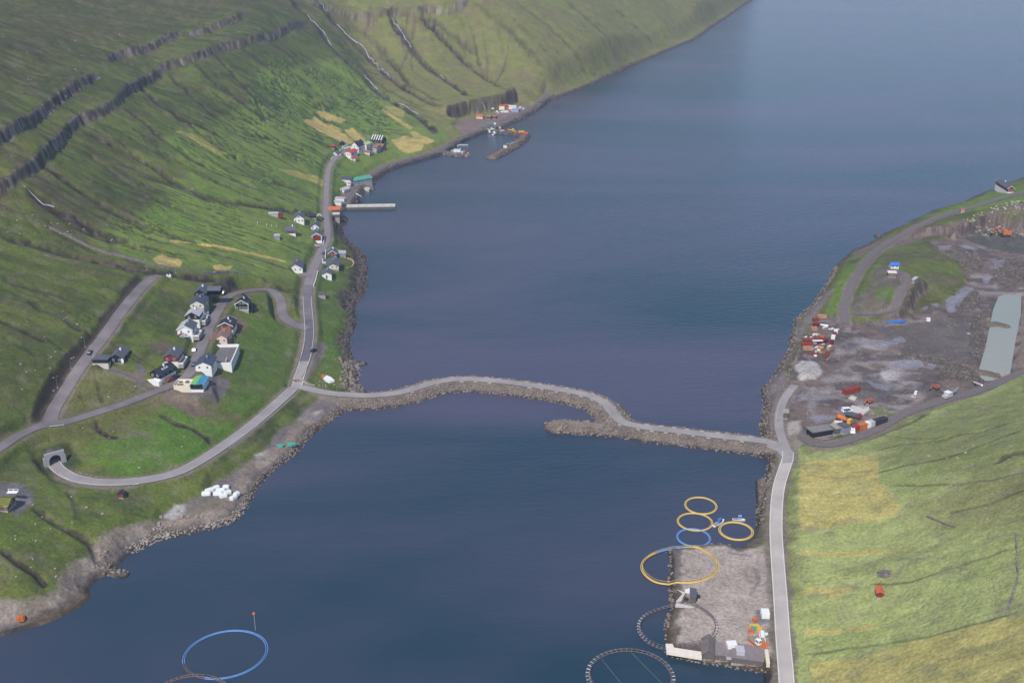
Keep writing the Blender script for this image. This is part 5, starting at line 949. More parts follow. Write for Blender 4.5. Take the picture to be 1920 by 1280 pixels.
car((169, 663), rd((160, 675), (178, 655)), cdk, 'dark green car on the upper road'); car((320, 714), rd((310, 718), (330, 710)), redp, 'orange red car at the roadside below the black house'); car((330.5, 708.5), rd((320, 714), (340, 705)), cdk, 'dark car just behind the orange red car'); car((344, 629.5), 0, redp, 'red car in front of the lowest white house'); car((346, 633), 0, cw, 'silver car beside the red one below the lowest white house')
car((593, 463), .1, cw, 'silver car in the grass lay-by on the shore road'); car((1597.5, 810), 1.4, whitep, 'white van between the sheds and the red container', None, 'van'); car((588, 659), 1.2, cdk, 'dark car standing on the gravel lay-by beside the main road'); car((384, 588), .1, cw, 'white car on the drive of the cream house'); car((385, 593), -.3, cw, 'white car on the forecourt of the black gabled house'); car((607, 476.5), 1.4, cdk, 'dark car beside the low white wall on the shore road')
car((1588, 773), .2, whitep, 'white and orange pickup on the quarry concrete', None, 'pickup')

def excavator(A, yaw_, m, label, arm=1, k=1.5):
    x, y, z = hfun(*A); t = thing('excavator', label, 'excavator', (x, y, z), yaw_); K_ = lambda *a_: [v * k for v in a_]
    for s_ in (-1, 1): link('track', MB().prism([(-1.8 * k, .15 * k), (-1.5 * k, 0), (1.5 * k, 0), (1.8 * k, .15 * k), (1.8 * k, .6 * k), (1.5 * k, .75 * k), (-1.5 * k, .75 * k), (-1.8 * k, .6 * k)], (s_ * 1.0 - .28) * k, (s_ * 1.0 + .28) * k, 'y'), darks, t)
    link('body', MB().box(*K_(-1.7, 1.0, -1.15, 1.15, .85, 1.9)).box(*K_(-1.9, -1.2, -1.0, 1.0, .95, 2.1)), m, t); cb = link('cab', MB().box(*K_(.0, 1.2, .2, 1.1, 1.95, 2.9)), m, t); link('cab_window', MB().box(*K_(1.21, 1.24, .3, 1.0, 2.1, 2.8)), glass, cb)
    b_ = MB().prism([(.9 * k, 1.4 * k), (1.1 * k, 1.1 * k), (3.4 * k, 3.1 * k), (3.2 * k, 3.5 * k)], -.45 * k, -.15 * k, 'y'); b_.prism([(3.1 * k, 3.5 * k), (3.4 * k, 3.4 * k), (4.9 * k, 1.0 * k), (4.6 * k, .9 * k)], -.42 * k, -.18 * k, 'y'); link('boom', b_, m, t)
    link('bucket', MB().prism([(4.3 * k, .2 * k), (5.1 * k, .3 * k), (5.0 * k, 1.0 * k), (4.5 * k, 1.05 * k)], -.7 * k, .1 * k, 'y'), darks, t); return t
excavator((1884, 443), 3.0, orp, 'orange excavator working under the quarry rock face', k=1.9); excavator((1755, 729), 3.7, orp, 'small orange excavator on the spoil heap near the pond', k=.85); excavator((1630, 755), 3.9, orp, 'orange excavator behind the concrete slab', k=.85); excavator((1559, 811), 1.3, yelp, 'yellow excavator at the end of the long black shed', k=1.1); excavator((1540, 634), 2.6, orp, 'orange loader in the middle of the scrap yard', k=.8)
def lorry(A, yaw_, m, m2, label, tipper=True, k=1.0):
    x, y, z = hfun(*A); t = thing('lorry', label, 'lorry', (x, y, z), yaw_); link('chassis', MB().box(-4 * k, 4 * k, -.9 * k, .9 * k, .7 * k, 1.1 * k), darks, t); cb = link('cab', MB().prism([(2.3 * k, 1.1 * k), (4.1 * k, 1.1 * k), (4.1 * k, 2.2 * k), (3.7 * k, 3.2 * k), (2.3 * k, 3.2 * k)], -1.2 * k, 1.2 * k, 'y'), m, t); link('windscreen', MB().add([(4.12 * k, -1, 2.2 * k), (4.12 * k, 1, 2.2 * k), (3.76 * k, 1, 3.0 * k), (3.76 * k, -1, 3.0 * k)], [(0, 1, 2, 3)]), glass, cb)
    if tipper == 'drum': link('drum', MB().tube([(-4 * k, 0, 3.0 * k), (-2.8 * k, 0, 2.7 * k), (0, 0, 2.4 * k), (1.6 * k, 0, 2.1 * k)], [.6 * k, 1.35 * k, 1.4 * k, .7 * k], 14), m2, t, True)
    else: link('tipper_body', MB().prism([(-4.2 * k, 1.15 * k), (2.1 * k, 1.15 * k), (2.2 * k, 2.7 * k), (-4.5 * k, 2.5 * k)], -1.3 * k, 1.3 * k, 'y'), m2, t)
    for sx in (-3.2, -2.0, 3.2):
        for sy in (-1, 1): link('wheel', MB().tube([(sx * k, sy * 1.05 * k - .2, .55 * k), (sx * k, sy * 1.05 * k + .2, .55 * k)], .55 * k, 12), rubber, t)
    return t
lorry((1581, 793), -.75, yelp, orp, 'orange drum lorry with yellow cab parked in the quarry', 'drum', .95); lorry((1600, 783), -.6, redp, slate, 'red lorry with grey trailer body behind the orange drum lorry', True, .85)

# ---- boats
def boat(A, yaw_, L, m, label, cab=True, cabm=None, mast=False, z=0.0, deckm=None, group=None):
    x, y = unp(A[0], A[1], z); t = thing('boat', label, 'boat', (x, y, z), yaw_, group); B_ = L * .3; rings = []
    for fx, w_ in ((-.5, .8), (-.2, 1.0), (.15, .95), (.36, .6), (.5, .05)):
        xx = fx * L; hw = B_ / 2 * w_; sh = L * .09 + (.06 * L if fx > .3 else 0) ; rings.append([(xx, -hw * .6, -.3), (xx, hw * .6, -.3), (xx, hw, sh), (xx, -hw, sh)])
    link('hull', MB().loft(rings), m, t); link('deck', MB().box(-L * .46, L * .22, -B_ * .36, B_ * .36, L * .09, L * .1), deckm or wood, t)
    if cab:
        c_ = link('cabin', MB().box(-L * .05, L * .2, -B_ * .3, B_ * .3, L * .1 + .002, L * .1 + 1.7), cabm or whitep, t); link('cabin_window', MB().box(L * .2 + .002, L * .2 + .03, -B_ * .24, B_ * .24, L * .1 + .9, L * .1 + 1.5).box(-L * .02, L * .17, -B_ * .3 - .03, -B_ * .3 - .002, L * .1 + .9, L * .1 + 1.5), glass, c_)
    if mast: link('mast', MB().tube([(-L * .1, 0, L * .1), (-L * .1, 0, L * .1 + 5)], .12, 6).tube([(-L * .1, 0, L * .1 + 4.5), (-L * .3, 0, L * .1 + 3)], .08, 6), trimw, t)
    return t
boat((1348, 982), .75, 6.5, whitep, 'white workboat with blue cabin between the yellow rings', cabm=bluep); boat((1385, 975), -.15, 5.0, whitep, 'small white boat moored above the rightmost yellow ring', cabm=mat('pale_blue_paint', lin(150, 176, 222), .5)); boat((1429, 1196), 1.5, 6, whitep, 'white boat on the ground beside the road on the waterside yard', z=2.8); boat((1419, 1208), -1.0, 7, orp, 'orange and white lifeboat on the ground near the dark sheds', cabm=whitep, z=2.8)
boat((1716, 742), .9, 6.5, whitep, 'white boat stored on the quarry floor', z=3.2); boat((927, 252), 1.2, 9, whitep, 'white boat afloat in the harbour below the green crane', z=0); boat((919, 250), 2.6, 7, redp, 'small red boat afloat beside the white one in the harbour'); boat((941, 250), -.2, 13, whitep, 'white fishing vessel with masts alongside the outer quay', mast=True, deckm=orp); boat((921, 243.5), .4, 7, whitep, 'white boat laid up on the quay by the green crane', z=3)
boat((866, 290), -.12, 13, mat('cream_hull', lin(222, 204, 160), .6), 'cream hulled vessel with mast alongside the harbour jetty', mast=True); boat((854, 274), .1, 6, whitep, 'white boat moored at the floating pontoon in the harbour', cab=False); boat((950, 272), .9, 8, tealp, 'teal boat moored inside the harbour mole', cab=False); boat((958, 268), .9, 6, bluep, 'blue boat moored inside the harbour mole', cab=False); boat((672, 380), -.7, 7, cdk, 'dark boat beside the stone quay at the village', cab=True, cabm=black)
boat((1537, 641), .1, 9, mat('maroon_paint'), 'old maroon hull with white rail lying in the scrap yard', cab=False, z=3.6, deckm=whitep)
tag(link('pontoon', MB().box(-9, 9, -1.0, 1.0, -.3, .6), lightr), 'pale floating pontoon inside the harbour', 'pontoon').location = (*unp(860, 271, .5), 0); bpy.data.objects['pontoon'].rotation_euler.z = -.15

# ---- fish farm rings
def ring(A, hw_px, m, label, m2=None, frac=0.0, rail=True, z=0.0, tilt=None, sq=1.0, pr=.3, post=True, start=0.0, gap=.9, egg=0.0):
    cx, cy = unp(A[0], A[1], z); Rr = hw_px / F_PX * math.hypot(CAM_H - z, cy) ; Rr = hw_px / F_PX * ((CAM_H - z) / (sP + (A[1] - 640) / F_PX * cP)) * 1.0
    t = thing('fish_cage_ring', label, 'fish cage ring', (cx, cy, z), 0); N_ = 96
    def P_(k, rr, dz):
        a_ = 2 * math.pi * k / N_; ex = rr * (1 + egg * math.cos(a_ - math.pi)); x_ = ex * math.cos(a_); y_ = ex * sq * math.sin(a_)
        if tilt: x_, y_ = x_ * math.cos(tilt) - y_ * math.sin(tilt), x_ * math.sin(tilt) + y_ * math.cos(tilt)
        if k % N_ not in GZ: GZ[k % N_] = max(0.0, h_at(cx + x_, cy + y_) - z)
        return (x_, y_, GZ[k % N_] + dz)
    GZ = {}; [P_(k, Rr, 0) for k in range(N_)]; raw = [GZ[k] for k in range(N_)]; GZ = {k: max(sum(raw[(k + j) % N_] for j in range(-7, 8)) / 15, raw[k]) for k in range(N_)}
    GZ = {k: max(GZ[k], (GZ[(k - 1) % N_] + GZ[(k + 1) % N_]) / 2) for k in GZ}
    for q_, (rr, nm_) in enumerate(((Rr, 'outer_pipe'), (Rr - gap, 'inner_pipe'))):
        if m2 is None or frac <= 0: link(nm_, MB().tube([P_(k, rr, .15) for k in range(N_)], pr, 8, True), m, t, True)
        else:
            k0 = int(start * N_); k1 = k0 + int(frac * N_); link(nm_, MB().tube([P_(k, rr, .15) for k in range(k0, k1 + 1)], pr, 8), m2, t, True); link(nm_, MB().tube([P_(k, rr, .15) for k in range(k1, N_ + k0 + 1)], pr, 8), m, t, True)
    if rail:
        link('handrail', MB().tube([P_(k, Rr - gap - .1, 1.1) for k in range(N_)], .07, 5, True), ringg if m is ringg else m, t)
    if post:
        b_ = MB(); 
        for k in range(0, N_, 2):
            p0 = P_(k, Rr - gap - .1, .15); p1 = P_(k, Rr - gap - .1, 1.1); p2 = P_(k, Rr + .15, .3); b_.tube([p0, p1], .07, 4); b_.tube([p1, p2], .06, 4); b_.tube([p0, p2], .14, 4)
        link('bracket_posts', b_, steel if m is ringg else m, t)['kind'] = 'stuff'
    return t
ring((1314, 948), 30, ringy, 'small yellow ring, topmost of the three touching rings', pr=.2, gap=.5, post=False, rail=False, sq=1.06); ring((1303, 978.5), 33, ringy, 'small yellow ring touching the blue one below it', pr=.2, gap=.5, post=False, rail=False, sq=.98); ring((1300.5, 1008), 31.5, ringb, 'small blue ring against the top edge of the gravel yard', pr=.2, gap=.5, post=False, rail=False, sq=1.02)
ring((1380, 995.5), 32, ringy, 'small yellow ring near the shore, right of the white workboat', pr=.24, gap=.6, post=False, rail=False, sq=1.02); ring((1274, 1066), 72, ringy, 'large yellow ring with a blue stretch lying half on the gravel yard', m2=ringb, frac=.12, start=.22, pr=.2, gap=.55, sq=.9, z=.3, post=False, rail=True, egg=.0)
ring((1270, 1180), 75, ringg, 'large grey ring lying half on the gravel yard', pr=.14, gap=.9, sq=.93, z=.3); ring((1182, 1268), 83, ringg, 'large grey ring cut by the bottom edge beside the yard', pr=.17, gap=1.2, sq=1.0); ring((423, 1226), 78, ringg, 'lone large ring of mostly blue pipe in the open water', m2=ringb, frac=.86, start=.65, pr=.15, gap=.6, sq=.93, tilt=.38, rail=False, post=False)
ring((352, 1316), 80, ringg, 'grey ring cut by the bottom edge next to the lone blue ring', pr=.2, gap=.9)
t = thing('buoy', 'orange buoy floating above the lone blue ring', 'buoy', (*unp(476, 1151), 0)); b_ = bmesh.new(); bmesh.ops.create_uvsphere(b_, u_segments=16, v_segments=10, radius=.55); me = bpy.data.meshes.new('float'); b_.to_mesh(me); b_.free(); me.materials.append(orp); o_ = bpy.data.objects.new('float', me); C.objects.link(o_); o_.parent = t; o_.location.z = .3
rp0 = unp(476, 1153); rp1 = unp(479, 1183); link('mooring_rope', MB().tube([(0, 0, .05), (rp1[0] - rp0[0], rp1[1] - rp0[1], .05)], .06, 5), lightr, t)
for (a_, b2, lb) in [((1183, 1222), (1260, 1300), 'thin rope running down right across the bottom grey ring'), ((1128, 1235), (1180, 1300), 'thin rope running down from the left of the bottom grey ring')]:
    p0 = unp(*a_); p1 = unp(*b2); tag(link('mooring_rope', MB().tube([(*p0, .1), (*p1, .1)], .05, 5), steel), lb, 'rope')

# ---- pier, slips, slabs, steel racks
def slab(px, z0, z1, m, name, label, cat, zz=None):
    z = z1 if zz is None else zz; P = unps(px, z); cx = sum(p[0] for p in P) / len(P); cy = sum(p[1] for p in P) / len(P); n_ = len(P)
    vs = [(p[0] - cx, p[1] - cy, z0) for p in P] + [(p[0] - cx, p[1] - cy, z1) for p in P]; fs = [tuple(range(n_)), tuple(range(2 * n_ - 1, n_ - 1, -1))] + [(i, (i + 1) % n_, (i + 1) % n_ + n_, i + n_) for i in range(n_)]
    o_ = link(name, MB().add(vs, fs), m); o_.location = (cx, cy, 0); return tag(o_, label, cat)
palec = mat('pale_concrete', lin(196, 190, 182), .9)
x0, y0 = unp(650, 386, 2.6); x1, y1 = unp(741, 384.5, 2.6); t = thing('pier', 'long narrow concrete pier reaching out from the village quay', 'pier', (x0, y0, 0), math.atan2(y1 - y0, x1 - x0)); Lp = math.hypot(x1 - x0, y1 - y0)
link('pier_deck', MB().box(0, Lp, -2.6, 2.6, 1.9, 2.6), palec, t); link('pier_wall', MB().box(0, Lp, -2.4, 2.4, -4, 1.898), dconc, t); link('kerb', MB().box(0, Lp, 2.2, 2.6, 2.602, 3.0), palec, t)
for i in range(6): link('bollard', MB().tube([(Lp * (i + .5) / 6, -2.2, 2.6), (Lp * (i + .5) / 6, -2.2, 3.1)], .18, 8), darks, t)
slab([(677, 347), (694, 352), (692, 356), (677, 352)], -1, 1.7, palec, 'slipway', 'pale concrete slipway stub below the teal barn', 'slipway')
slab([(1248, 1206), (1261, 1206), (1264, 1213), (1316, 1221), (1316, 1233), (1250, 1222)], 1.9, 2.8, mat('pale_slab', lin(226, 214, 200), .9, var=.08), 'concrete_slab', 'pale cream concrete slab at the lower left corner of the waterside yard', 'slab')
slab([(1270, 1104), (1285, 1110), (1278, 1126), (1305, 1132), (1302, 1138), (1266, 1136), (1268, 1126), (1280, 1112)], -1, 2.72, palec, 'slipway', 'pale concrete slip between the two large rings', 'slipway')
slab([(1590, 768), (1598, 759), (1620, 766), (1629, 761), (1630, 768), (1618, 777)], 2, 3.5, palec, 'concrete_slab', 'pale concrete slab behind the lorries in the quarry', 'slab'); slab([(1590, 746), (1597, 741), (1607, 744), (1603, 750)], 2, 3.4, palec, 'concrete_slab', 'small square concrete slab below the very long red container', 'slab')
t = thing('pallet_rack', 'grey steel racks stacked beside the road on the waterside yard', 'racks', (*unp(1429, 1160, 2.5), 2.5), 1.52); b_ = MB()
for i in range(9):
    b_.box(-3.6 + i * .85, -3.5 + i * .85, -1.6, 1.6, 0, 1.4)
for k in range(4): b_.box(-3.6, 3.3, -1.6 + k * 1.05, -1.5 + k * 1.05, 1.4, 1.5)
link('rack_frame', b_, steel, t); link('rack_load', MB().box(-3.4, 3.1, -1.4, 1.4, .1, .9), slate, t)
container((1438, 1238), 7, cream, 'cream low wall block at the right end of the long dark shed', 1.45, W=.9, hh=1.8, name='wall_block', cat='wall')
slab([(1657, 601), (1668, 599.5), (1700, 599), (1698, 601.5), (1690, 603), (1672, 603.5), (1662, 603)], 3.2, 4.0, bluep, 'tarpaulin', 'bright blue tarpaulin on the ground below the quarry knoll', 'tarpaulin'); slab([(1890, 370), (1897, 369.5), (1901, 371), (1897, 373), (1890, 372.5)], 6, 8.0, mat('pale_blue_sheet'), 'water_tank', 'pale blue tank in the grass near the right edge house', 'tank')
# crane, yellow pipes, orange heap in the harbour
x, y = unp(928, 243, 2.6); t = thing('harbour_crane', 'green lattice crane on the harbour quay', 'crane', (x, y, 2.6), 0); link('crane_mast', MB().box(-.5, -.2, -.5, -.2, 0, 7).box(.2, .5, -.5, -.2, 0, 7).box(-.5, -.2, .2, .5, 0, 7).box(.2, .5, .2, .5, 0, 7), tealp, t); link('crane_jib', MB().tube([(0, 0, 7), (-9, 0, 6.4)], .3, 6).tube([(0, 0, 7), (4, 0, 6.9)], .3, 6), tealp, t); link('crane_cab', MB().box(-.9, .9, -.9, .9, 5.0, 6.6), whitep, t)
x, y = unp(668, 371, 3.2); t = thing('quay_derrick', 'teal and white derrick on the village quay', 'crane', (x, y, 3.2), -.9); link('derrick_post', MB().tube([(0, 0, 0), (0, 0, 3.5)], .3, 8), tealp, t); link('derrick_arm', MB().tube([(0, 0, 3.4), (9, 0, 2.6)], [.35, .15], 8), whitep, t)
for i in range(5):
    x, y = unp(973.5 + i * 2.1, 248, 2.6); tag(link('yellow_drum', MB().tube([(0, -1.4, .7), (0, 1.4, .7)], .7, 12), yelp), 'yellow drum in the row at the outer corner of the harbour', 'drum', 'yellow drums on the mole').location = (x, y, 2.5)
for (a_, b2, m, lb, r_) in [((953, 245), (966, 247.5), yelp, 'yellow pipe bundle on the outer harbour quay', .7), ((956, 272.5), (965, 268), lightr, 'long white pipe lying along the harbour mole', .5), ((1826, 718), (1841, 724), whitep, 'white pipe beside the pond outlet in the quarry', .45), ((1519, 634), (1533, 638), whitep, 'white pipe on the rusty tank in the scrap yard', .5), ((1538, 610), (1553, 612), whitep, 'white girder at the top of the scrap yard', .45), ((1813, 626), (1819, 627), lightr, 'pale log on the flat quarry floor', .3)]:
    p0 = P3(*a_); p1 = P3(*b2); tag(link('pipe', MB().tube([(0, 0, r_ + .1), (p1[0] - p0[0], p1[1] - p0[1], p1[2] - p0[2] + r_ + .1)], r_, 10), m), lb, 'pipe').location = p0
x, y, z = P3(1523, 640); t = thing('scrap_tank', 'rusty brown cylindrical tank lying in the scrap yard', 'tank', (x, y, z), .05); link('shell', MB().tube([(-5, 0, 1.2), (-4.6, 0, 1.2), (4.6, 0, 1.2), (5, 0, 1.2)], [.5, 1.2, 1.2, .5], 16), rust, t, True); link('cradle', MB().box(-3.2, -2.8, -1, 1, 0, .5).box(2.8, 3.2, -1, 1, 0, .5), darks, t)
# conveyor / crusher on the quarry floor
x, y, z = P3(1776, 746); t = thing('stone_crusher', 'pale grey stone crusher with conveyor by the quarry track', 'crusher', (x, y, z), .6); link('hopper', MB().loft([[(-1.6, -1.4, 3.2), (1.6, -1.4, 3.2), (1.6, 1.4, 3.2), (-1.6, 1.4, 3.2)], [(-.8, -.8, 1.6), (.8, -.8, 1.6), (.8, .8, 1.6), (-.8, .8, 1.6)]]), whitep, t); link('crusher_body', MB().box(-2.6, 2.4, -1.2, 1.2, .7, 2.0), lightr, t); link('conveyor', MB().prism([(2.4, 1.0), (2.4, 1.4), (7.5, 3.6), (7.5, 3.2)], -.5, .5, 'y'), steel, t)
for s_ in (-1, 1): link('track', MB().box(-2.4, 2.2, s_ * 1.0 - .25, s_ * 1.0 + .25, 0, .7), darks, t)

# ---- white floats, small blocks
def fblock(px, py, L, W_, hh, yw, lb, grp, name='foam_float', cat='float'):
    x, y, z = P3(px, py); b_ = bmesh.new(); bmesh.ops.create_cube(b_, size=1)
    for v in b_.verts: v.co = Vector((v.co.x * L, v.co.y * W_, v.co.z * hh + hh / 2))
    bmesh.ops.bevel(b_, geom=b_.edges[:], offset=min(W_, hh) * .18, segments=2, affect='EDGES'); me = bpy.data.meshes.new(name); b_.to_mesh(me); b_.free(); me.materials.append(whitep if name == 'foam_float' else rockp)
    o_ = bpy.data.objects.new(name, me); C.objects.link(o_); o_.location = (x, y, z - .05); o_.rotation_euler.z = yw; return tag(o_, lb, cat, grp)
for px, py, L, yw, lb in [(387, 928, 3.6, .1, 'white float block at the left end of the stack on the gravel strip'), (393, 922, 3.6, .6, 'white float block behind the left end of the stack'), (406, 917, 2.6, .6, 'white float block at the upper left of the stack'), (409, 928, 3.8, 0, 'white float block at the front middle of the stack'), (414, 922, 3.8, .1, 'white float block at the centre of the stack'), (424, 916, 2.6, .1, 'white float block at the upper right of the stack'), (419, 932, 3.2, .5, 'white float block at the lowest front of the stack'), (427, 926, 3.0, .6, 'white float block at the right of the stack'), (438, 936, 3.2, 1.0, 'white float block set apart right of the stack'), (444, 929, 2.6, 1.0, 'thin white float block behind the set apart one')]: fblock(px, py, L, 2.0, 1.7, yw, lb, 'white float blocks on the gravel strip')
for px, py in [(333, 959), (341, 969), (353, 970), (302, 970), (320, 986), (378, 969), (298, 982), (368, 970)]: fblock(px, py, 1.2, 1.1, .8, random.random(), 'small pale stone block scattered on the gravel strip', 'stone blocks on the gravel strip', 'stone_block', 'stone block')
fblock(40, 1163, 2.6, 2.0, 1.9, .3, 'orange plastic fish tub on the beach', None, 'fish_tub', 'tub').data.materials[0] = orp; fblock(986, 251, 4, 3, 1.4, .3, 'orange red net heap on the outer corner of the mole', None, 'net_heap', 'net heap').data.materials[0] = mat('orange_net', lin(232, 96, 60), .9, var=.2, scale=2, bump=.5)
fblock(1417, 1164, 2.2, 1.6, 1.1, .4, 'orange red float beside the grey steel racks', None, 'marker_float', 'float').data.materials[0] = orp; fblock(1414, 1175, 3.4, 1.6, .9, 0, 'amber crate left of the grey steel racks', None, 'crate', 'crate').data.materials[0] = yelp; fblock(1433, 1210, 2.4, 2.2, .9, 0, 'orange float pile right of the lifeboat', None, 'marker_float', 'float').data.materials[0] = orp; fblock(1405, 1213, 1.8, 1.6, .8, 0, 'orange float alone left of the lifeboat', None, 'marker_float', 'float').data.materials[0] = orp
slab([(606, 709), (612, 703), (620, 706), (627, 712), (618, 714), (610, 712)], 4.0, 5.2, whitep, 'tarpaulin', 'crumpled white tarpaulin and boards in the grass near the causeway', 'tarpaulin'); slab([(602, 703), (608, 702), (611, 707), (604, 709)], 4, 5.0, orp, 'board_pile', 'orange board pile beside the white tarpaulin', 'boards')
slab([(517, 833), (526, 831), (534, 833), (530, 836), (522, 836)], 2, 3.1, tealp, 'fishing_net', 'teal fishing net heap on the gravel strip', 'net'); slab([(540, 829), (552, 828), (556, 831), (546, 834), (538, 832)], 2, 3.05, tealp, 'fishing_net', 'second teal net, spread nearer the water on the gravel strip', 'net')

# scrap: many single odd pieces
scr = [(1532, 628, whitep), (1526, 629, whitep), (1547, 613, whitep), (1543, 616, lightr), (1561, 617, whitep), (1557, 619, lightr), (1570, 619, pinkw), (1549, 618, wood), (1543, 646, lightr), (1528, 645, steel), (1531, 652, whitep), (1536, 650, steel), (1540, 653, yelp), (1535, 658, cream), (1530, 660, lightr), (1538, 661, yelp), (1527, 655, steel), (1522, 656, whitep), (1524, 665, rust), (1528, 667, whitep), (1521, 664, redp), (1534, 664, rust), (1539, 644, rust),
       (1545, 641, whitep), (1533, 648, rust), (1555, 651, cream), (1553, 655, yelp), (1556, 657, wood), (1549, 671, rust), (1552, 674, wood), (1546, 677, rust), (1563, 652, slate), (1560, 658, rust), (1510, 634, whitep), (1514, 636, lightr), (1540, 634, rust), (1546, 636, redp)]
shapes = ['box', 'drum', 'frame', 'wedge']
for i, (px, py, m) in enumerate(scr):
    x, y, z = P3(px, py); rs = random.Random(i); k = shapes[i % 4]; L = rs.uniform(1.3, 2.8); W_ = rs.uniform(.7, 1.4); hh = rs.uniform(.4, 1.1); b_ = MB()
    if k == 'box': b_.box(-L / 2, L / 2, -W_ / 2, W_ / 2, 0, hh).box(-L / 2, 0, -W_ / 3, W_ / 3, hh + .002, hh + .4)
    elif k == 'drum': b_.tube([(-L / 2, 0, W_ / 2), (L / 2, 0, W_ / 2)], W_ / 2, 12)
    elif k == 'frame': b_.box(-L / 2, L / 2, -W_ / 2, -W_ / 2 + .2, 0, hh).box(-L / 2, L / 2, W_ / 2 - .2, W_ / 2, 0, hh).box(-L / 2, -L / 2 + .2, -W_ / 2 + .2, W_ / 2 - .2, 0, hh).box(L / 2 - .2, L / 2, -W_ / 2 + .2, W_ / 2 - .2, 0, hh)
    else: b_.prism([(-L / 2, 0), (L / 2, 0), (L / 2, hh * .4), (-L / 4, hh * 1.2), (-L / 2, hh)], -W_ / 2, W_ / 2)
    cn = m.name.split('_')[0]; zone = 'upper part' if py < 632 else ('middle' if py < 655 else 'lower end')
    o_ = tag(link('scrap_metal', b_, m), f'{ {"pale":"pale","roof":"grey"}.get(cn, cn) } scrap {k} piece in the {zone} of the scrap yard heaps', 'scrap', 'scrap pieces in the quarry yard'); o_.location = (x, y, z - .05); o_.rotation_euler.z = rs.uniform(0, 3.1)
hj = [(924, 205, whitep), (932, 210, whitep), (934, 213, lightr), (940, 211, whitep), (945, 211, cream), (950, 211, whitep), (955, 209, orp), (975, 203, cream), (981, 205, cream), (960, 209, whitep), (928, 212, tealp), (915, 244, tealp), (933, 242, darks), (936, 241, whitep), (945, 241, redp), (962, 243.5, yelp), (970, 255, rust), (947, 277, whitep), (848, 284, lightr), (872, 288, rust), (1294, 1110, whitep), (1289, 1110, whitep), (1300, 1118, wood), (1308, 1120, darks), (1287, 1124, darks), (1367, 1234, lightr), (1408, 1185, orp), (1423, 1182, yelp), (1436, 1190, whitep), (1413, 1180, tealp)]
for i, (px, py, m) in enumerate(hj):
    x, y, z = P3(px, py); rs = random.Random(i + 99); L = rs.uniform(1.4, 2.6) * (1.3 if py < 300 else .8); W_ = L * .6; hh = L * .5; b_ = MB().box(-L / 2, L / 2, -W_ / 2, W_ / 2, 0, hh).box(-L / 2 - .05, L / 2 + .05, -W_ / 2 - .05, W_ / 2 + .05, hh + .002, hh + .15).box(-L / 3, -L / 6, -W_ / 2 - .1, -W_ / 2 - .06, .1, hh - .1)
    where = 'under the sea cliff' if py < 216 else ('on the harbour quay' if py < 300 else 'on the waterside yard'); cn = m.name.split('_')[0]
    o_ = tag(link('gear_box', b_, m), f'{cn} lidded gear box {where}', 'box', 'gear boxes ' + where); o_.location = (x, y, z); o_.rotation_euler.z = rs.uniform(-.5, .5)

# ---- tunnel portal: facing slab with an arched bore and lining
t = thing('tunnel_portal', 'grey concrete tunnel portal with dark arched mouth', 'tunnel', (float(TP[0] + tdir[0] * 2.2), float(TP[1] + tdir[1] * 2.2), tz), math.atan2(tdir[1], tdir[0]) + math.pi / 2); t.scale = (.82, .82, .86)
def arch(r, n_=18, leg=2.2): return [(-r, 0)] + [(-r * math.cos(math.pi * i / n_), leg + r * math.sin(math.pi * i / n_)) for i in range(n_ + 1)] + [(r, 0)]
inner = arch(3.0); top = 6.6; outer = []
for (a_, b_) in inner:
    ang = math.atan2(b_ - 2.2, a_)
    if b_ <= 2.2: outer.append((math.copysign(4.8, a_), b_ if b_ > 0 else 0))
    elif abs(abs(math.degrees(ang)) - 40) < 3 or abs(math.degrees(ang) - 140) < 3: outer.append((math.copysign(4.8, a_), top))
    else: s_ = min(4.8 / max(abs(math.cos(ang)), 1e-6), (top - 2.2) / max(math.sin(ang), 1e-6)); outer.append((s_ * math.cos(ang), 2.2 + s_ * math.sin(ang)))
vs = []; n_ = len(inner)
for yy_ in (-1.0, .3):
    vs += [(a_, yy_, b_) for a_, b_ in inner] + [(a_, yy_, b_) for a_, b_ in outer]
fs = []
for i in range(n_ - 1):
    fs += [(i, i + 1, n_ + i + 1, n_ + i), (2 * n_ + i, 3 * n_ + i, 3 * n_ + i + 1, 2 * n_ + i + 1), (i, 2 * n_ + i, 2 * n_ + i + 1, i + 1), (n_ + i, n_ + i + 1, 3 * n_ + i + 1, 3 * n_ + i)]
link('facing', MB().add(vs, fs), mat('portal_concrete', lin(158, 157, 162), .85, var=.08), t)
vs = [(a_, yy_, b_) for yy_ in (.3, 4.6) for a_, b_ in arch(3.0)]; link('tunnel_lining', MB().add(vs, [(i, i + 1, n_ + i + 1, n_ + i) for i in range(n_ - 1)]), dconc, t)
vs = [(a_, yy_, b_) for yy_ in (.3, 6.5) for a_, b_ in arch(3.5)]; link('outer_shell', MB().add(vs, [(i, i + 1, n_ + i + 1, n_ + i) for i in range(n_ - 1)]), dconc, t)
link('dark_bore_end', MB().add([(a_, 4.5, b_) for a_, b_ in arch(3.0)], [tuple(range(n_))]), rubber, t); link('tunnel_floor', MB().box(-3.0, 3.0, -1.0, 4.6, -.2, .22), asph_d, t); link('wing_wall', MB().box(4.85, 5.3, -1.0, 1.5, 0, 4.4).box(-5.3, -4.85, -1.0, 1.5, 0, 4.4), mat('portal_concrete'), t)  # near-black cap added to stand for the unlit depth of the bore

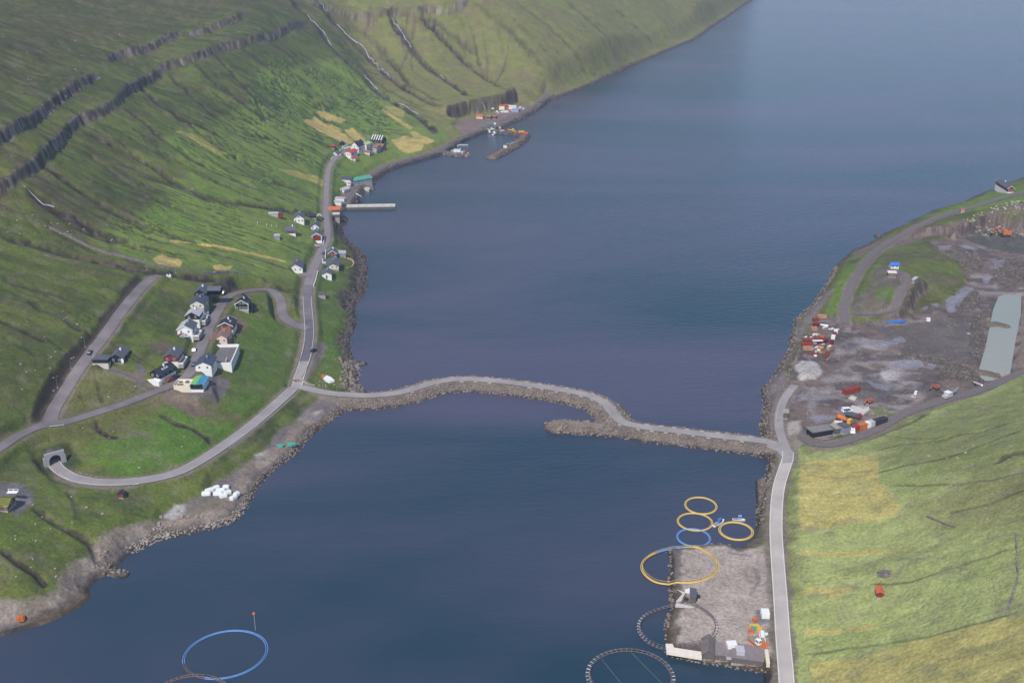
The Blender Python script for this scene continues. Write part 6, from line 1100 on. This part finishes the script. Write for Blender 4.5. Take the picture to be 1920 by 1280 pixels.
# ---- lamp posts
lp = thing('street_lamp', 'street lamp beside the loop road, left of the two', 'street lamp', P3(202, 764), 0, 'street lamps'); lp.scale = (.75, .75, .75); link('pole', MB().tube([(0, 0, 0), (0, 0, 6.8)], [.1, .06], 8), steel, lp); link('lamp_arm', MB().tube([(0, 0, 6.7), (.5, 0, 7.0), (1.3, 0, 7.05)], .05, 6), steel, lp); link('lamp_head', MB().box(1.1, 1.9, -.16, .16, 6.98, 7.12), whitep, lp); link('base_block', MB().box(-.4, .4, -.4, .4, -.5, .3), conc, lp)
for px, py, lb in [(261, 743, 'street lamp beside the loop road near the path end'), (134, 691, 'street lamp halfway up the upper road'), (108, 727, 'street lamp low on the upper road'), (160, 651, 'street lamp above the parked car on the upper road'), (330, 512, 'street lamp right of the tiny white hut'), (275, 506, 'street lamp left of the upper road end'), (641.5, 277, 'street lamp left of the farm wall'), (651, 273, 'street lamp right of the farm wall'), (568, 626, 'street lamp at the loop road junction'), (632, 740, 'street lamp at the village end of the causeway'), (94, 690, 'street lamp in the pasture west of the upper road')]:
    dup(lp, P3(px, py), random.uniform(-3, 3), lb)

# ---- low white walls, stone walls, rails, fences
def wallline(px, hh, th, m, name, label, cat, posts=False, jit=0.0, top=None):
    P = resample(G(px), 2.0); t = thing(name, label, cat, (float(P[0][0]), float(P[0][1]), 0)); T = np.gradient(P, axis=0); T /= np.linalg.norm(T, axis=1, keepdims=True) + 1e-9; N = np.stack([-T[:, 1], T[:, 0]], 1); rs = random.Random(5); rings = []
    for i in range(len(P)):
        z = h_at(*P[i]); h2 = hh * (1 + rs.uniform(-jit, jit)); w2 = th / 2 * (1 + rs.uniform(-jit, jit)); a_ = P[i] - P[0] + N[i] * w2; b_ = P[i] - P[0] - N[i] * w2; zb = z - .6 if not posts else z + hh * .55
        rings.append([(a_[0], a_[1], zb), (b_[0], b_[1], zb), (b_[0], b_[1], z + h2), (a_[0], a_[1], z + h2)])
    link('rail_beam' if posts else 'wall_body', MB().loft(rings), m, t)
    if posts:
        for i in range(0, len(P), 2 if len(P) < 120 else 4): z = h_at(*P[i]); q_ = P[i] - P[0]; link('post', MB().box(q_[0] - .07, q_[0] + .07, q_[1] - .07, q_[1] + .07, z - .4, z + hh * 1.02), m, t)
    return t
for px, lb in [([(596, 511), (594, 520), (591, 531), (588, 538)], 'white roadside wall below the plain white house'), ([(611, 471), (610.5, 478), (610, 485)], 'short white wall in front of the red boarded house'), ([(608.5, 445), (608, 452), (606, 459)], 'curved white wall beside the red panelled house'), ([(637, 283.5), (644, 280), (651, 278), (659, 276)], 'white wall along the farm lane'), ([(642, 278), (647, 275), (652, 273)], 'short white wall above the farm lane'), ([(621.5, 299), (630.6, 294)], 'white wall at the lower bend of the farm lane'), ([(605, 488), (605, 494), (611, 495)], 'white corner wall beside the cream house')]: wallline(px, 1.3, .35, trimw, 'garden_wall', lb, 'wall')
wallline([(635, 484), (648, 483), (658, 487), (663, 494), (660, 500), (650, 503)], .6, .6, mat('sandy_stone', lin(196, 172, 124), .95, var=.2), 'garden_wall', 'curved sandy garden wall seaward of the cream house', 'wall')
drystone = mat('dry_stone', lin(122, 114, 110), .95, var=.4, scale=1.0, bump=.6)
wallline([(92, 428), (110, 436), (140, 450), (170, 466), (210, 478), (250, 488), (290, 498), (320, 505)], 1.2, 1.0, drystone, 'stone_wall', 'long curved dry stone wall above the upper road', 'stone wall', jit=.3); wallline([(380, 512), (400, 513), (430, 511), (455, 515)], 1.0, 1.4, drystone, 'stone_wall', 'tumbled stone wall by the ravine above the houses', 'stone wall', jit=.4)
wallline([(1738, 968), (1765, 980), (1790, 988)], .4, .5, drystone, 'stone_wall', 'short pale stone wall above the right hand hay field', 'stone wall', jit=.4); wallline([(1905, 1000), (1906, 1045), (1908, 1080), (1900, 1110), (1886, 1150)], .4, .5, drystone, 'stone_wall', 'stone wall running down the right edge of the pasture', 'stone wall', jit=.4)
wallline([(1645, 1076), (1652, 1073), (1668, 1074), (1670, 1080), (1655, 1082), (1646, 1080)], .9, .8, drystone, 'sheepfold', 'small stone sheepfold in the right hand pasture', 'sheepfold', jit=.4)
galv = mat('galvanised_rail', lin(206, 206, 204), .45, metal=.3, var=.05)
wallline([(112, 888), (128, 900), (150, 907), (200, 911), (260, 909)], .75, .12, galv, 'guard_rail', 'guard rail on the outside of the bend below the tunnel', 'guard rail', posts=True); wallline([(573, 638), (568, 659), (562, 680)], .75, .12, galv, 'guard_rail', 'guard rail on the left of the main road above the junction', 'guard rail', posts=True); wallline([(590, 641), (584, 668), (574, 695), (564, 712), (574, 720), (590, 724)], .75, .12, galv, 'guard_rail', 'guard rail on the seaward side curving to the causeway', 'guard rail', posts=True)
wallline([(550, 746), (520, 773), (480, 805), (430, 842)], .75, .12, galv, 'guard_rail', 'long guard rail on the seaward side of the main road', 'guard rail', posts=True); wallline([(1446, 965), (1447, 1010), (1451, 1080), (1456, 1150), (1462, 1220), (1467, 1290)], .75, .12, galv, 'guard_rail', 'guard rail on the water side of the right hand road', 'guard rail', posts=True); wallline([(94, 801), (108, 800), (120, 798)], .75, .12, galv, 'guard_rail', 'short guard rail above the tunnel at the road fork', 'guard rail', posts=True)
wallline([(1455, 790), (1457, 775), (1461, 762)], .8, .15, galv, 'guard_rail', 'short guard rail beside the quarry entrance road', 'guard rail', posts=True)
def fence(px, label, step=5.0, m=wood, hh=1.1):
    P = resample(G(px), step); t = thing('fence', label, 'fence', (float(P[0][0]), float(P[0][1]), 0)); pts = []
    for i, p in enumerate(P[:90]): z = h_at(*p); q_ = p - P[0]; link('post', MB().box(q_[0] - .09, q_[0] + .09, q_[1] - .09, q_[1] + .09, z - .4, z + hh), m, t); pts.append((q_[0], q_[1], z + hh * .85))
    link('wire', MB().tube(pts, .02, 4), steel, t)
fence([(1499, 862), (1494, 900), (1494, 1000), (1500, 1060), (1505, 1130), (1512, 1200), (1518, 1290)], 'long wire fence beside the right hand road', 7); fence([(1680, 1130), (1700, 1110), (1740, 1100), (1780, 1094), (1850, 1086)], 'dotted post fence across the right hand pasture', 4); fence([(1860, 1086), (1866, 1120), (1868, 1150)], 'short fence dropping from the dotted fence', 4); fence([(483, 419), (500, 423), (518, 426), (535, 431)], 'white posted churchyard fence west of the red house', 3, trimw, 1.5); fence([(1760, 1240), (1800, 1236), (1850, 1230)], 'short post fence at the lower right', 3)

# ---- causeway kerb stones
Qc, zc_, _ = road_xy['cause']; Tn = np.gradient(Qc, axis=0); Tn /= np.linalg.norm(Tn, axis=1, keepdims=True); Nn = np.stack([-Tn[:, 1], Tn[:, 0]], 1)
kb = link('kerb_block', MB().box(-.9, .9, -.08, .08, -.2, .25), palec); tag(kb, 'pale kerb block edging the causeway road', 'kerb block', 'kerb blocks along the causeway'); first = True
for i in range(16, len(Qc) - 6):
    for sd_ in (-1, 1):
        if (i + (sd_ > 0)) % 2: continue
        if random.random() < .25: continue
        p = Qc[i] + Nn[i] * sd_ * 3.1; o_ = kb if first else kb.copy()
        if not first: C.objects.link(o_)
        first = False; o_.location = (p[0], p[1], h_at(*p) + .1); o_.rotation_euler = (0, 0, math.atan2(Tn[i][1], Tn[i][0]))

# ---- waterfalls: foaming ribbons in the gullies
def fall(px, w_, label):
    P = resample(G(px), 2.0); rs = random.Random(3); t = None; vs = []; fs = []; T = np.gradient(P, axis=0); T /= np.linalg.norm(T, axis=1, keepdims=True) + 1e-9
    off = 0
    for i, p in enumerate(P):
        off = off * .7 + rs.uniform(-.6, .6); n_ = np.array([-T[i][1], T[i][0]]); ww = w_ * rs.uniform(.25, 1.25) * min(1, (i + 1) / 3, (len(P) - i) / 3)
        for k, (s_, dz) in enumerate(((-1, .25), (-.4, .75), (.4, .8), (1, .25))): q_ = p + n_ * (off + s_ * ww * .17); vs.append((q_[0] - P[0][0], q_[1] - P[0][1], h_at(*q_) + dz))
    for i in range(len(P) - 1):
        for k in range(3): a_ = i * 4 + k; fs.append((a_, a_ + 1, a_ + 5, a_ + 4))
    o_ = tag(link('waterfall', MB().add(vs, fs), foamw, smooth=True), label, 'waterfall'); o_.location = (float(P[0][0]), float(P[0][1]), 0)
for px, w_, lb in [([(577, 29), (590, 44), (605, 60), (614, 74), (620, 88)], 2.6, 'white waterfall over the main cliff, leftmost of the three'), ([(683, 141), (692, 152), (700, 162), (708, 171)], 2.6, 'lower white leap of the left stream above the green fields'), ([(600, 4), (606, 14), (610, 22)], 2.2, 'short waterfall at the top of the middle stream'), ([(632, 46), (646, 62), (660, 75), (690, 105), (715, 130), (731, 145)], 3.0, 'long foaming middle stream down the hillside'), ([(735, 35), (748, 55), (755, 65), (763, 78), (771, 90)], 2.4, 'foaming upper right stream below the far cliff'), ([(825, 140), (834, 148)], 2.2, 'small foaming step low in the right stream'), ([(902, 190), (908, 199), (911, 207)], 1.8, 'thin waterfall down the dark sea cliff'), ([(745, 192), (765, 204), (785, 217)], 1.4, 'thin stream thread at the edge of the hay fields'), ([(45, 349), (60, 363), (75, 376), (90, 386), (102, 392)], 1.2, 'thin stream below the main cliff at the left edge')]: fall(px, w_, lb)

# ---- rocks
def rock_variants(nv=8):
    out = []
    for k in range(nv):
        b_ = bmesh.new(); bmesh.ops.create_icosphere(b_, subdivisions=1, radius=1); rs = random.Random(k); sx, sy, sz = rs.uniform(.8, 1.25), rs.uniform(.7, 1.1), rs.uniform(.55, .9)
        for v in b_.verts: v.co = Vector((v.co.x * sx, v.co.y * sy, v.co.z * sz)) * rs.uniform(.78, 1.15)
        b_.verts.ensure_lookup_table(); out.append((np.array([v.co[:] for v in b_.verts]), np.array([[v.index for v in f.verts] for f in b_.faces]))); b_.free()
    return out
RV = rock_variants(); rng = np.random.default_rng(3)
def rocks(name, pts, r0, r1, material, z_off=.1, kindstuff=True, gz=None):
    V = []; F = []; n_ = 0
    P = np.array(pts); zz_ = smp(H, P[:, 0], P[:, 1]) if gz is None else gz
    for i, p in enumerate(P):
        v, f = RV[rng.integers(len(RV))]; a_ = rng.uniform(0, 6.28); s_ = r0 + (r1 - r0) * rng.random() ** 1.8; ca, sa = math.cos(a_), math.sin(a_); tl = rng.uniform(-.5, .5)
        w_ = v * s_; w_ = np.stack([w_[:, 0], w_[:, 1] * math.cos(tl) - w_[:, 2] * math.sin(tl), w_[:, 1] * math.sin(tl) + w_[:, 2] * math.cos(tl)], 1)
        V.append(np.stack([w_[:, 0] * ca - w_[:, 1] * sa + p[0], w_[:, 0] * sa + w_[:, 1] * ca + p[1], w_[:, 2] + zz_[i] + z_off * s_], 1)); F.append(f + n_); n_ += len(v)
    V = np.concatenate(V).astype(np.float32); F = np.concatenate(F).astype(np.int32); me = bpy.data.meshes.new(name); me.vertices.add(len(V)); me.vertices.foreach_set('co', V.ravel()); me.loops.add(F.size); me.loops.foreach_set('vertex_index', F.ravel()); me.polygons.add(len(F)); me.polygons.foreach_set('loop_start', np.arange(0, F.size, 3, dtype=np.int32)); me.update(calc_edges=True); me.materials.append(material)
    o_ = bpy.data.objects.new(name, me); C.objects.link(o_); o_['kind'] = 'stuff'; return o_
def along(P, spacing, lo, hi, both=False):
    """random points beside a centre line, lateral offset in [lo, hi] (+ left)"""
    P = [np.array(p) for p in P]; out = []
    for a_, b_ in zip(P[:-1], P[1:]):
        L = np.linalg.norm(b_ - a_); d = (b_ - a_) / max(L, 1e-6); n_ = np.array([-d[1], d[0]]); k = rng.poisson(L * abs(hi - lo) / spacing)
        for i in range(k): out.append(a_ + d * rng.uniform(0, L) + n_ * rng.uniform(lo, hi))
    return out
cz = [tuple(q) for q in resample(unps(CAUSE, 2.8), 5)]
pts = along(cz, .7, -9.6, -3.7) + along(cz, 1.3, 3.4, 9.0)
pts = [p for p in pts if not (p[0] > unp(1440, 838, 2.8)[0] + 12)]
rocks('riprap', pts, .25, .8, rockm)
sp_ = unps([(1150, 799), (1130, 797), (1080, 793), (1044, 791)], 2.6); rocks('riprap', along(sp_, .9, 2.6, 6.5) + along(sp_, 1.4, -5.5, -2.6) + [np.array(sp_[-1]) + rng.normal(0, 2.6, 2) for _ in range(60)], .45, 1.0, rockm)
for px, z, lo, hi, sc in [([(905, 238), (930, 244), (960, 247), (984, 250), (978, 260), (955, 275), (922, 292)], 2.4, 2.5, 6.0, 2.2), ([(836, 284), (850, 286), (874, 288)], 2.2, 2.5, 4.5, 2.2)]:
    P = unps(px, z); rocks('riprap', along(P, sc, lo, hi) + along(P, sc, -hi, -lo), .5, 1.1, rockd)
def shoreline(px, inw, outw, spacing, left=True):
    P = resample(unps(px, 0), 4); P = [tuple(q) for q in P]; return along(P, spacing, -outw if left else -inw, inw if left else outw)
rocks('riprap', shoreline([(400, 990), (440, 976), (462, 952), (478, 925), (500, 892), (540, 860), (570, 832), (600, 802), (630, 780), (660, 765)], 3.0, 1.2, .6), .2, .6, rockm)
rocks('riprap', shoreline([(240, 1040), (300, 1014), (350, 1002), (400, 990), (440, 976), (465, 948)], 3.4, .8, .9), .2, .6, rockp)
rocks('shore_rocks', shoreline([(690, 738), (668, 722), (672, 700), (664, 678), (652, 655), (656, 630), (668, 600), (666, 572), (688, 540), (690, 505), (684, 480), (660, 458), (644, 440), (640, 424), (650, 412)], 6, 2, 2.6), .4, 1.2, rockd)
rocks('shore_rocks', shoreline([(690, 738), (668, 722), (672, 700), (664, 678)], 8, 2, 2.0), .6, 1.4, rockm); rocks('shore_rocks', [np.array(unp(x_, y_)) + rng.normal(0, 2, 2) for x_, y_ in ((195, 1064), (210, 1070), (225, 1074), (205, 1066)) for _ in range(14)], .4, 1.1, rockm)
rocks('shore_rocks', shoreline([(676, 372), (682, 360), (696, 346), (716, 331), (745, 315), (800, 298), (836, 289)], 4, 1.5, 2.6), .4, 1.0, rockd); rocks('shore_rocks', shoreline([(850, 277), (864, 266), (900, 252), (950, 238), (985, 222), (1004, 212), (1030, 190), (1100, 163), (1200, 118), (1300, 76)], 5, 1.5, 6), .6, 1.5, rockd)
rocks('riprap', shoreline([(1440, 846), (1430, 822), (1424, 800), (1432, 760), (1426, 728), (1450, 700), (1474, 660), (1482, 640), (1490, 600), (1524, 572), (1550, 530), (1562, 500)][::-1], 3.6, 1.2, 1.1), .22, .65, rockm)
rocks('shore_rocks', shoreline([(1562, 500), (1600, 470), (1650, 447), (1700, 420), (1740, 400), (1800, 380), (1860, 356)][::-1], 4, 1.5, 3), .4, 1.0, rockd); rocks('riprap', shoreline([(1416, 990), (1422, 950), (1434, 900), (1443, 866), (1440, 846)][::-1], 3, 1, 1.6), .3, .7, rockm)
rocks('riprap', shoreline([(1440, 1262), (1350, 1246), (1248, 1228), (1250, 1150), (1262, 1138), (1256, 1104), (1254, 1030), (1290, 1026), (1345, 1022), (1385, 1030)][::-1], 1.6, 1.6, .8), .3, .75, rockm)
def scatter(px, count, z=3):
    P = unps(px, z); xs_ = [p[0] for p in P]; ys_ = [p[1] for p in P]; out = []
    while len(out) < count:
        x = rng.uniform(min(xs_), max(xs_)); y = rng.uniform(min(ys_), max(ys_)); k = False
        for (x1, y1), (x2, y2) in zip(P, P[1:] + P[:1]):
            if (y1 > y) != (y2 > y) and x < (x2 - x1) * (y - y1) / (y2 - y1) + x1: k = not k
        if k: out.append((x, y))
    return out
rockq = mat('quarry_rock', lin(112, 102, 94), .95, var=.45, scale=.3, bump=.5)
for p_, c_ in zip(rub_px, (1100, 900, 260, 460, 420, 260)): rocks('quarry_rubble', scatter(p_, c_), .2, .8, rockq)
rocks('quarry_rubble', scatter([(1625, 775), (1640, 770), (1665, 782), (1660, 792), (1640, 790)], 120), .3, .8, rockm); rocks('quarry_rubble', scatter([(1474, 700), (1500, 650), (1506, 655), (1480, 706), (1462, 790), (1456, 790)], 120), .3, .7, rockm); rocks('quarry_rubble', scatter(QUARRY, 500), .15, .45, rockp)
rocks('rubble', scatter([(248, 1020), (300, 985), (330, 992), (300, 1010), (255, 1030)], 240, 2), .15, .5, rockp); rocks('rubble', scatter([(593, 720), (600, 716), (615, 722), (612, 727), (598, 725)], 30, 4), .4, .9, rockm); rocks('rubble', scatter([(1800, 425), (1900, 405), (1930, 420), (1930, 440), (1850, 436)], 160, 6), .4, 1.4, rockp)
# single boulders lying in the pastures
bo = None; spots = []
for area, c_ in (([(0, 600), (150, 560), (150, 700), (60, 780), (0, 760)], 16), ([(0, 380), (250, 450), (150, 460), (0, 440)], 24), ([(20, 900), (200, 930), (230, 1020), (60, 1120), (0, 1050)], 26), ([(150, 800), (400, 800), (330, 880), (180, 880)], 8), ([(1500, 1000), (1900, 1000), (1900, 1200), (1520, 1250)], 16), ([(1700, 850), (1900, 780), (1900, 990), (1750, 950)], 20), ([(0, 100), (400, 0), (500, 10), (100, 250)], 22), ([(900, 20), (1250, 0), (1150, 100), (1000, 150)], 26), ([(300, 180), (560, 150), (600, 380), (350, 420)], 18)):
    for _ in range(c_): a_ = random.random(); spots.append(area)
mesh_v = []
for k, (v, f) in enumerate(RV[:5]):
    me = bpy.data.meshes.new('boulder'); me.from_pydata([tuple(map(float, p)) for p in v], [], [tuple(map(int, q_)) for q_ in f]); me.update(); me.materials.append(rockp); mesh_v.append(me)
for i, area in enumerate(spots):
    xs_ = [p[0] for p in area]; ys_ = [p[1] for p in area]
    for _ in range(40):
        x = random.uniform(min(xs_), max(xs_)); y = random.uniform(min(ys_), max(ys_)); k = False
        for (x1, y1), (x2, y2) in zip(area, area[1:] + area[:1]):
            if (y1 > y) != (y2 > y) and x < (x2 - x1) * (y - y1) / (y2 - y1) + x1: k = not k
        if k: break
    p = P3(x, y); s_ = random.uniform(.2, .55) * (1 + p[1] / 1600)
    o_ = bpy.data.objects.new('boulder', mesh_v[i % 5]); C.objects.link(o_); o_.location = (p[0], p[1], p[2] + s_ * .2); o_.scale = (s_, s_, s_ * .8); o_.rotation_euler.z = random.uniform(0, 6)
    side_ = 'the west hillside' if x < 800 and y < 500 else ('the pasture above the beach' if x < 800 else ('the far slope' if y < 300 else 'the east pasture')); tag(o_, 'pale boulder lying in the grass of ' + side_, 'boulder', 'boulders on ' + side_)

# ------------------------------------------------------------------ haze: even thin air round the whole place
hz = bpy.data.meshes.new('haze'); bm = bmesh.new(); bmesh.ops.create_cube(bm, size=1)
for v in bm.verts: v.co = Vector((v.co.x * 18100, 5800 + v.co.y * 12300, -11 + (v.co.z + .5) * 920))
bm.to_mesh(hz); bm.free(); hzo = bpy.data.objects.new('haze', hz); C.objects.link(hzo); hzo['kind'] = 'stuff'
hm = bpy.data.materials.new('thin_air'); hm.use_nodes = True; t = hm.node_tree; t.nodes.clear(); out = t.nodes.new('ShaderNodeOutputMaterial'); pv = t.nodes.new('ShaderNodeVolumePrincipled')
pv.inputs['Color'].default_value = (.58, .72, 1.0, 1); pv.inputs['Density'].default_value = .000125; pv.inputs['Anisotropy'].default_value = 0.0; t.links.new(pv.outputs[0], out.inputs['Volume']); hz.materials.append(hm)
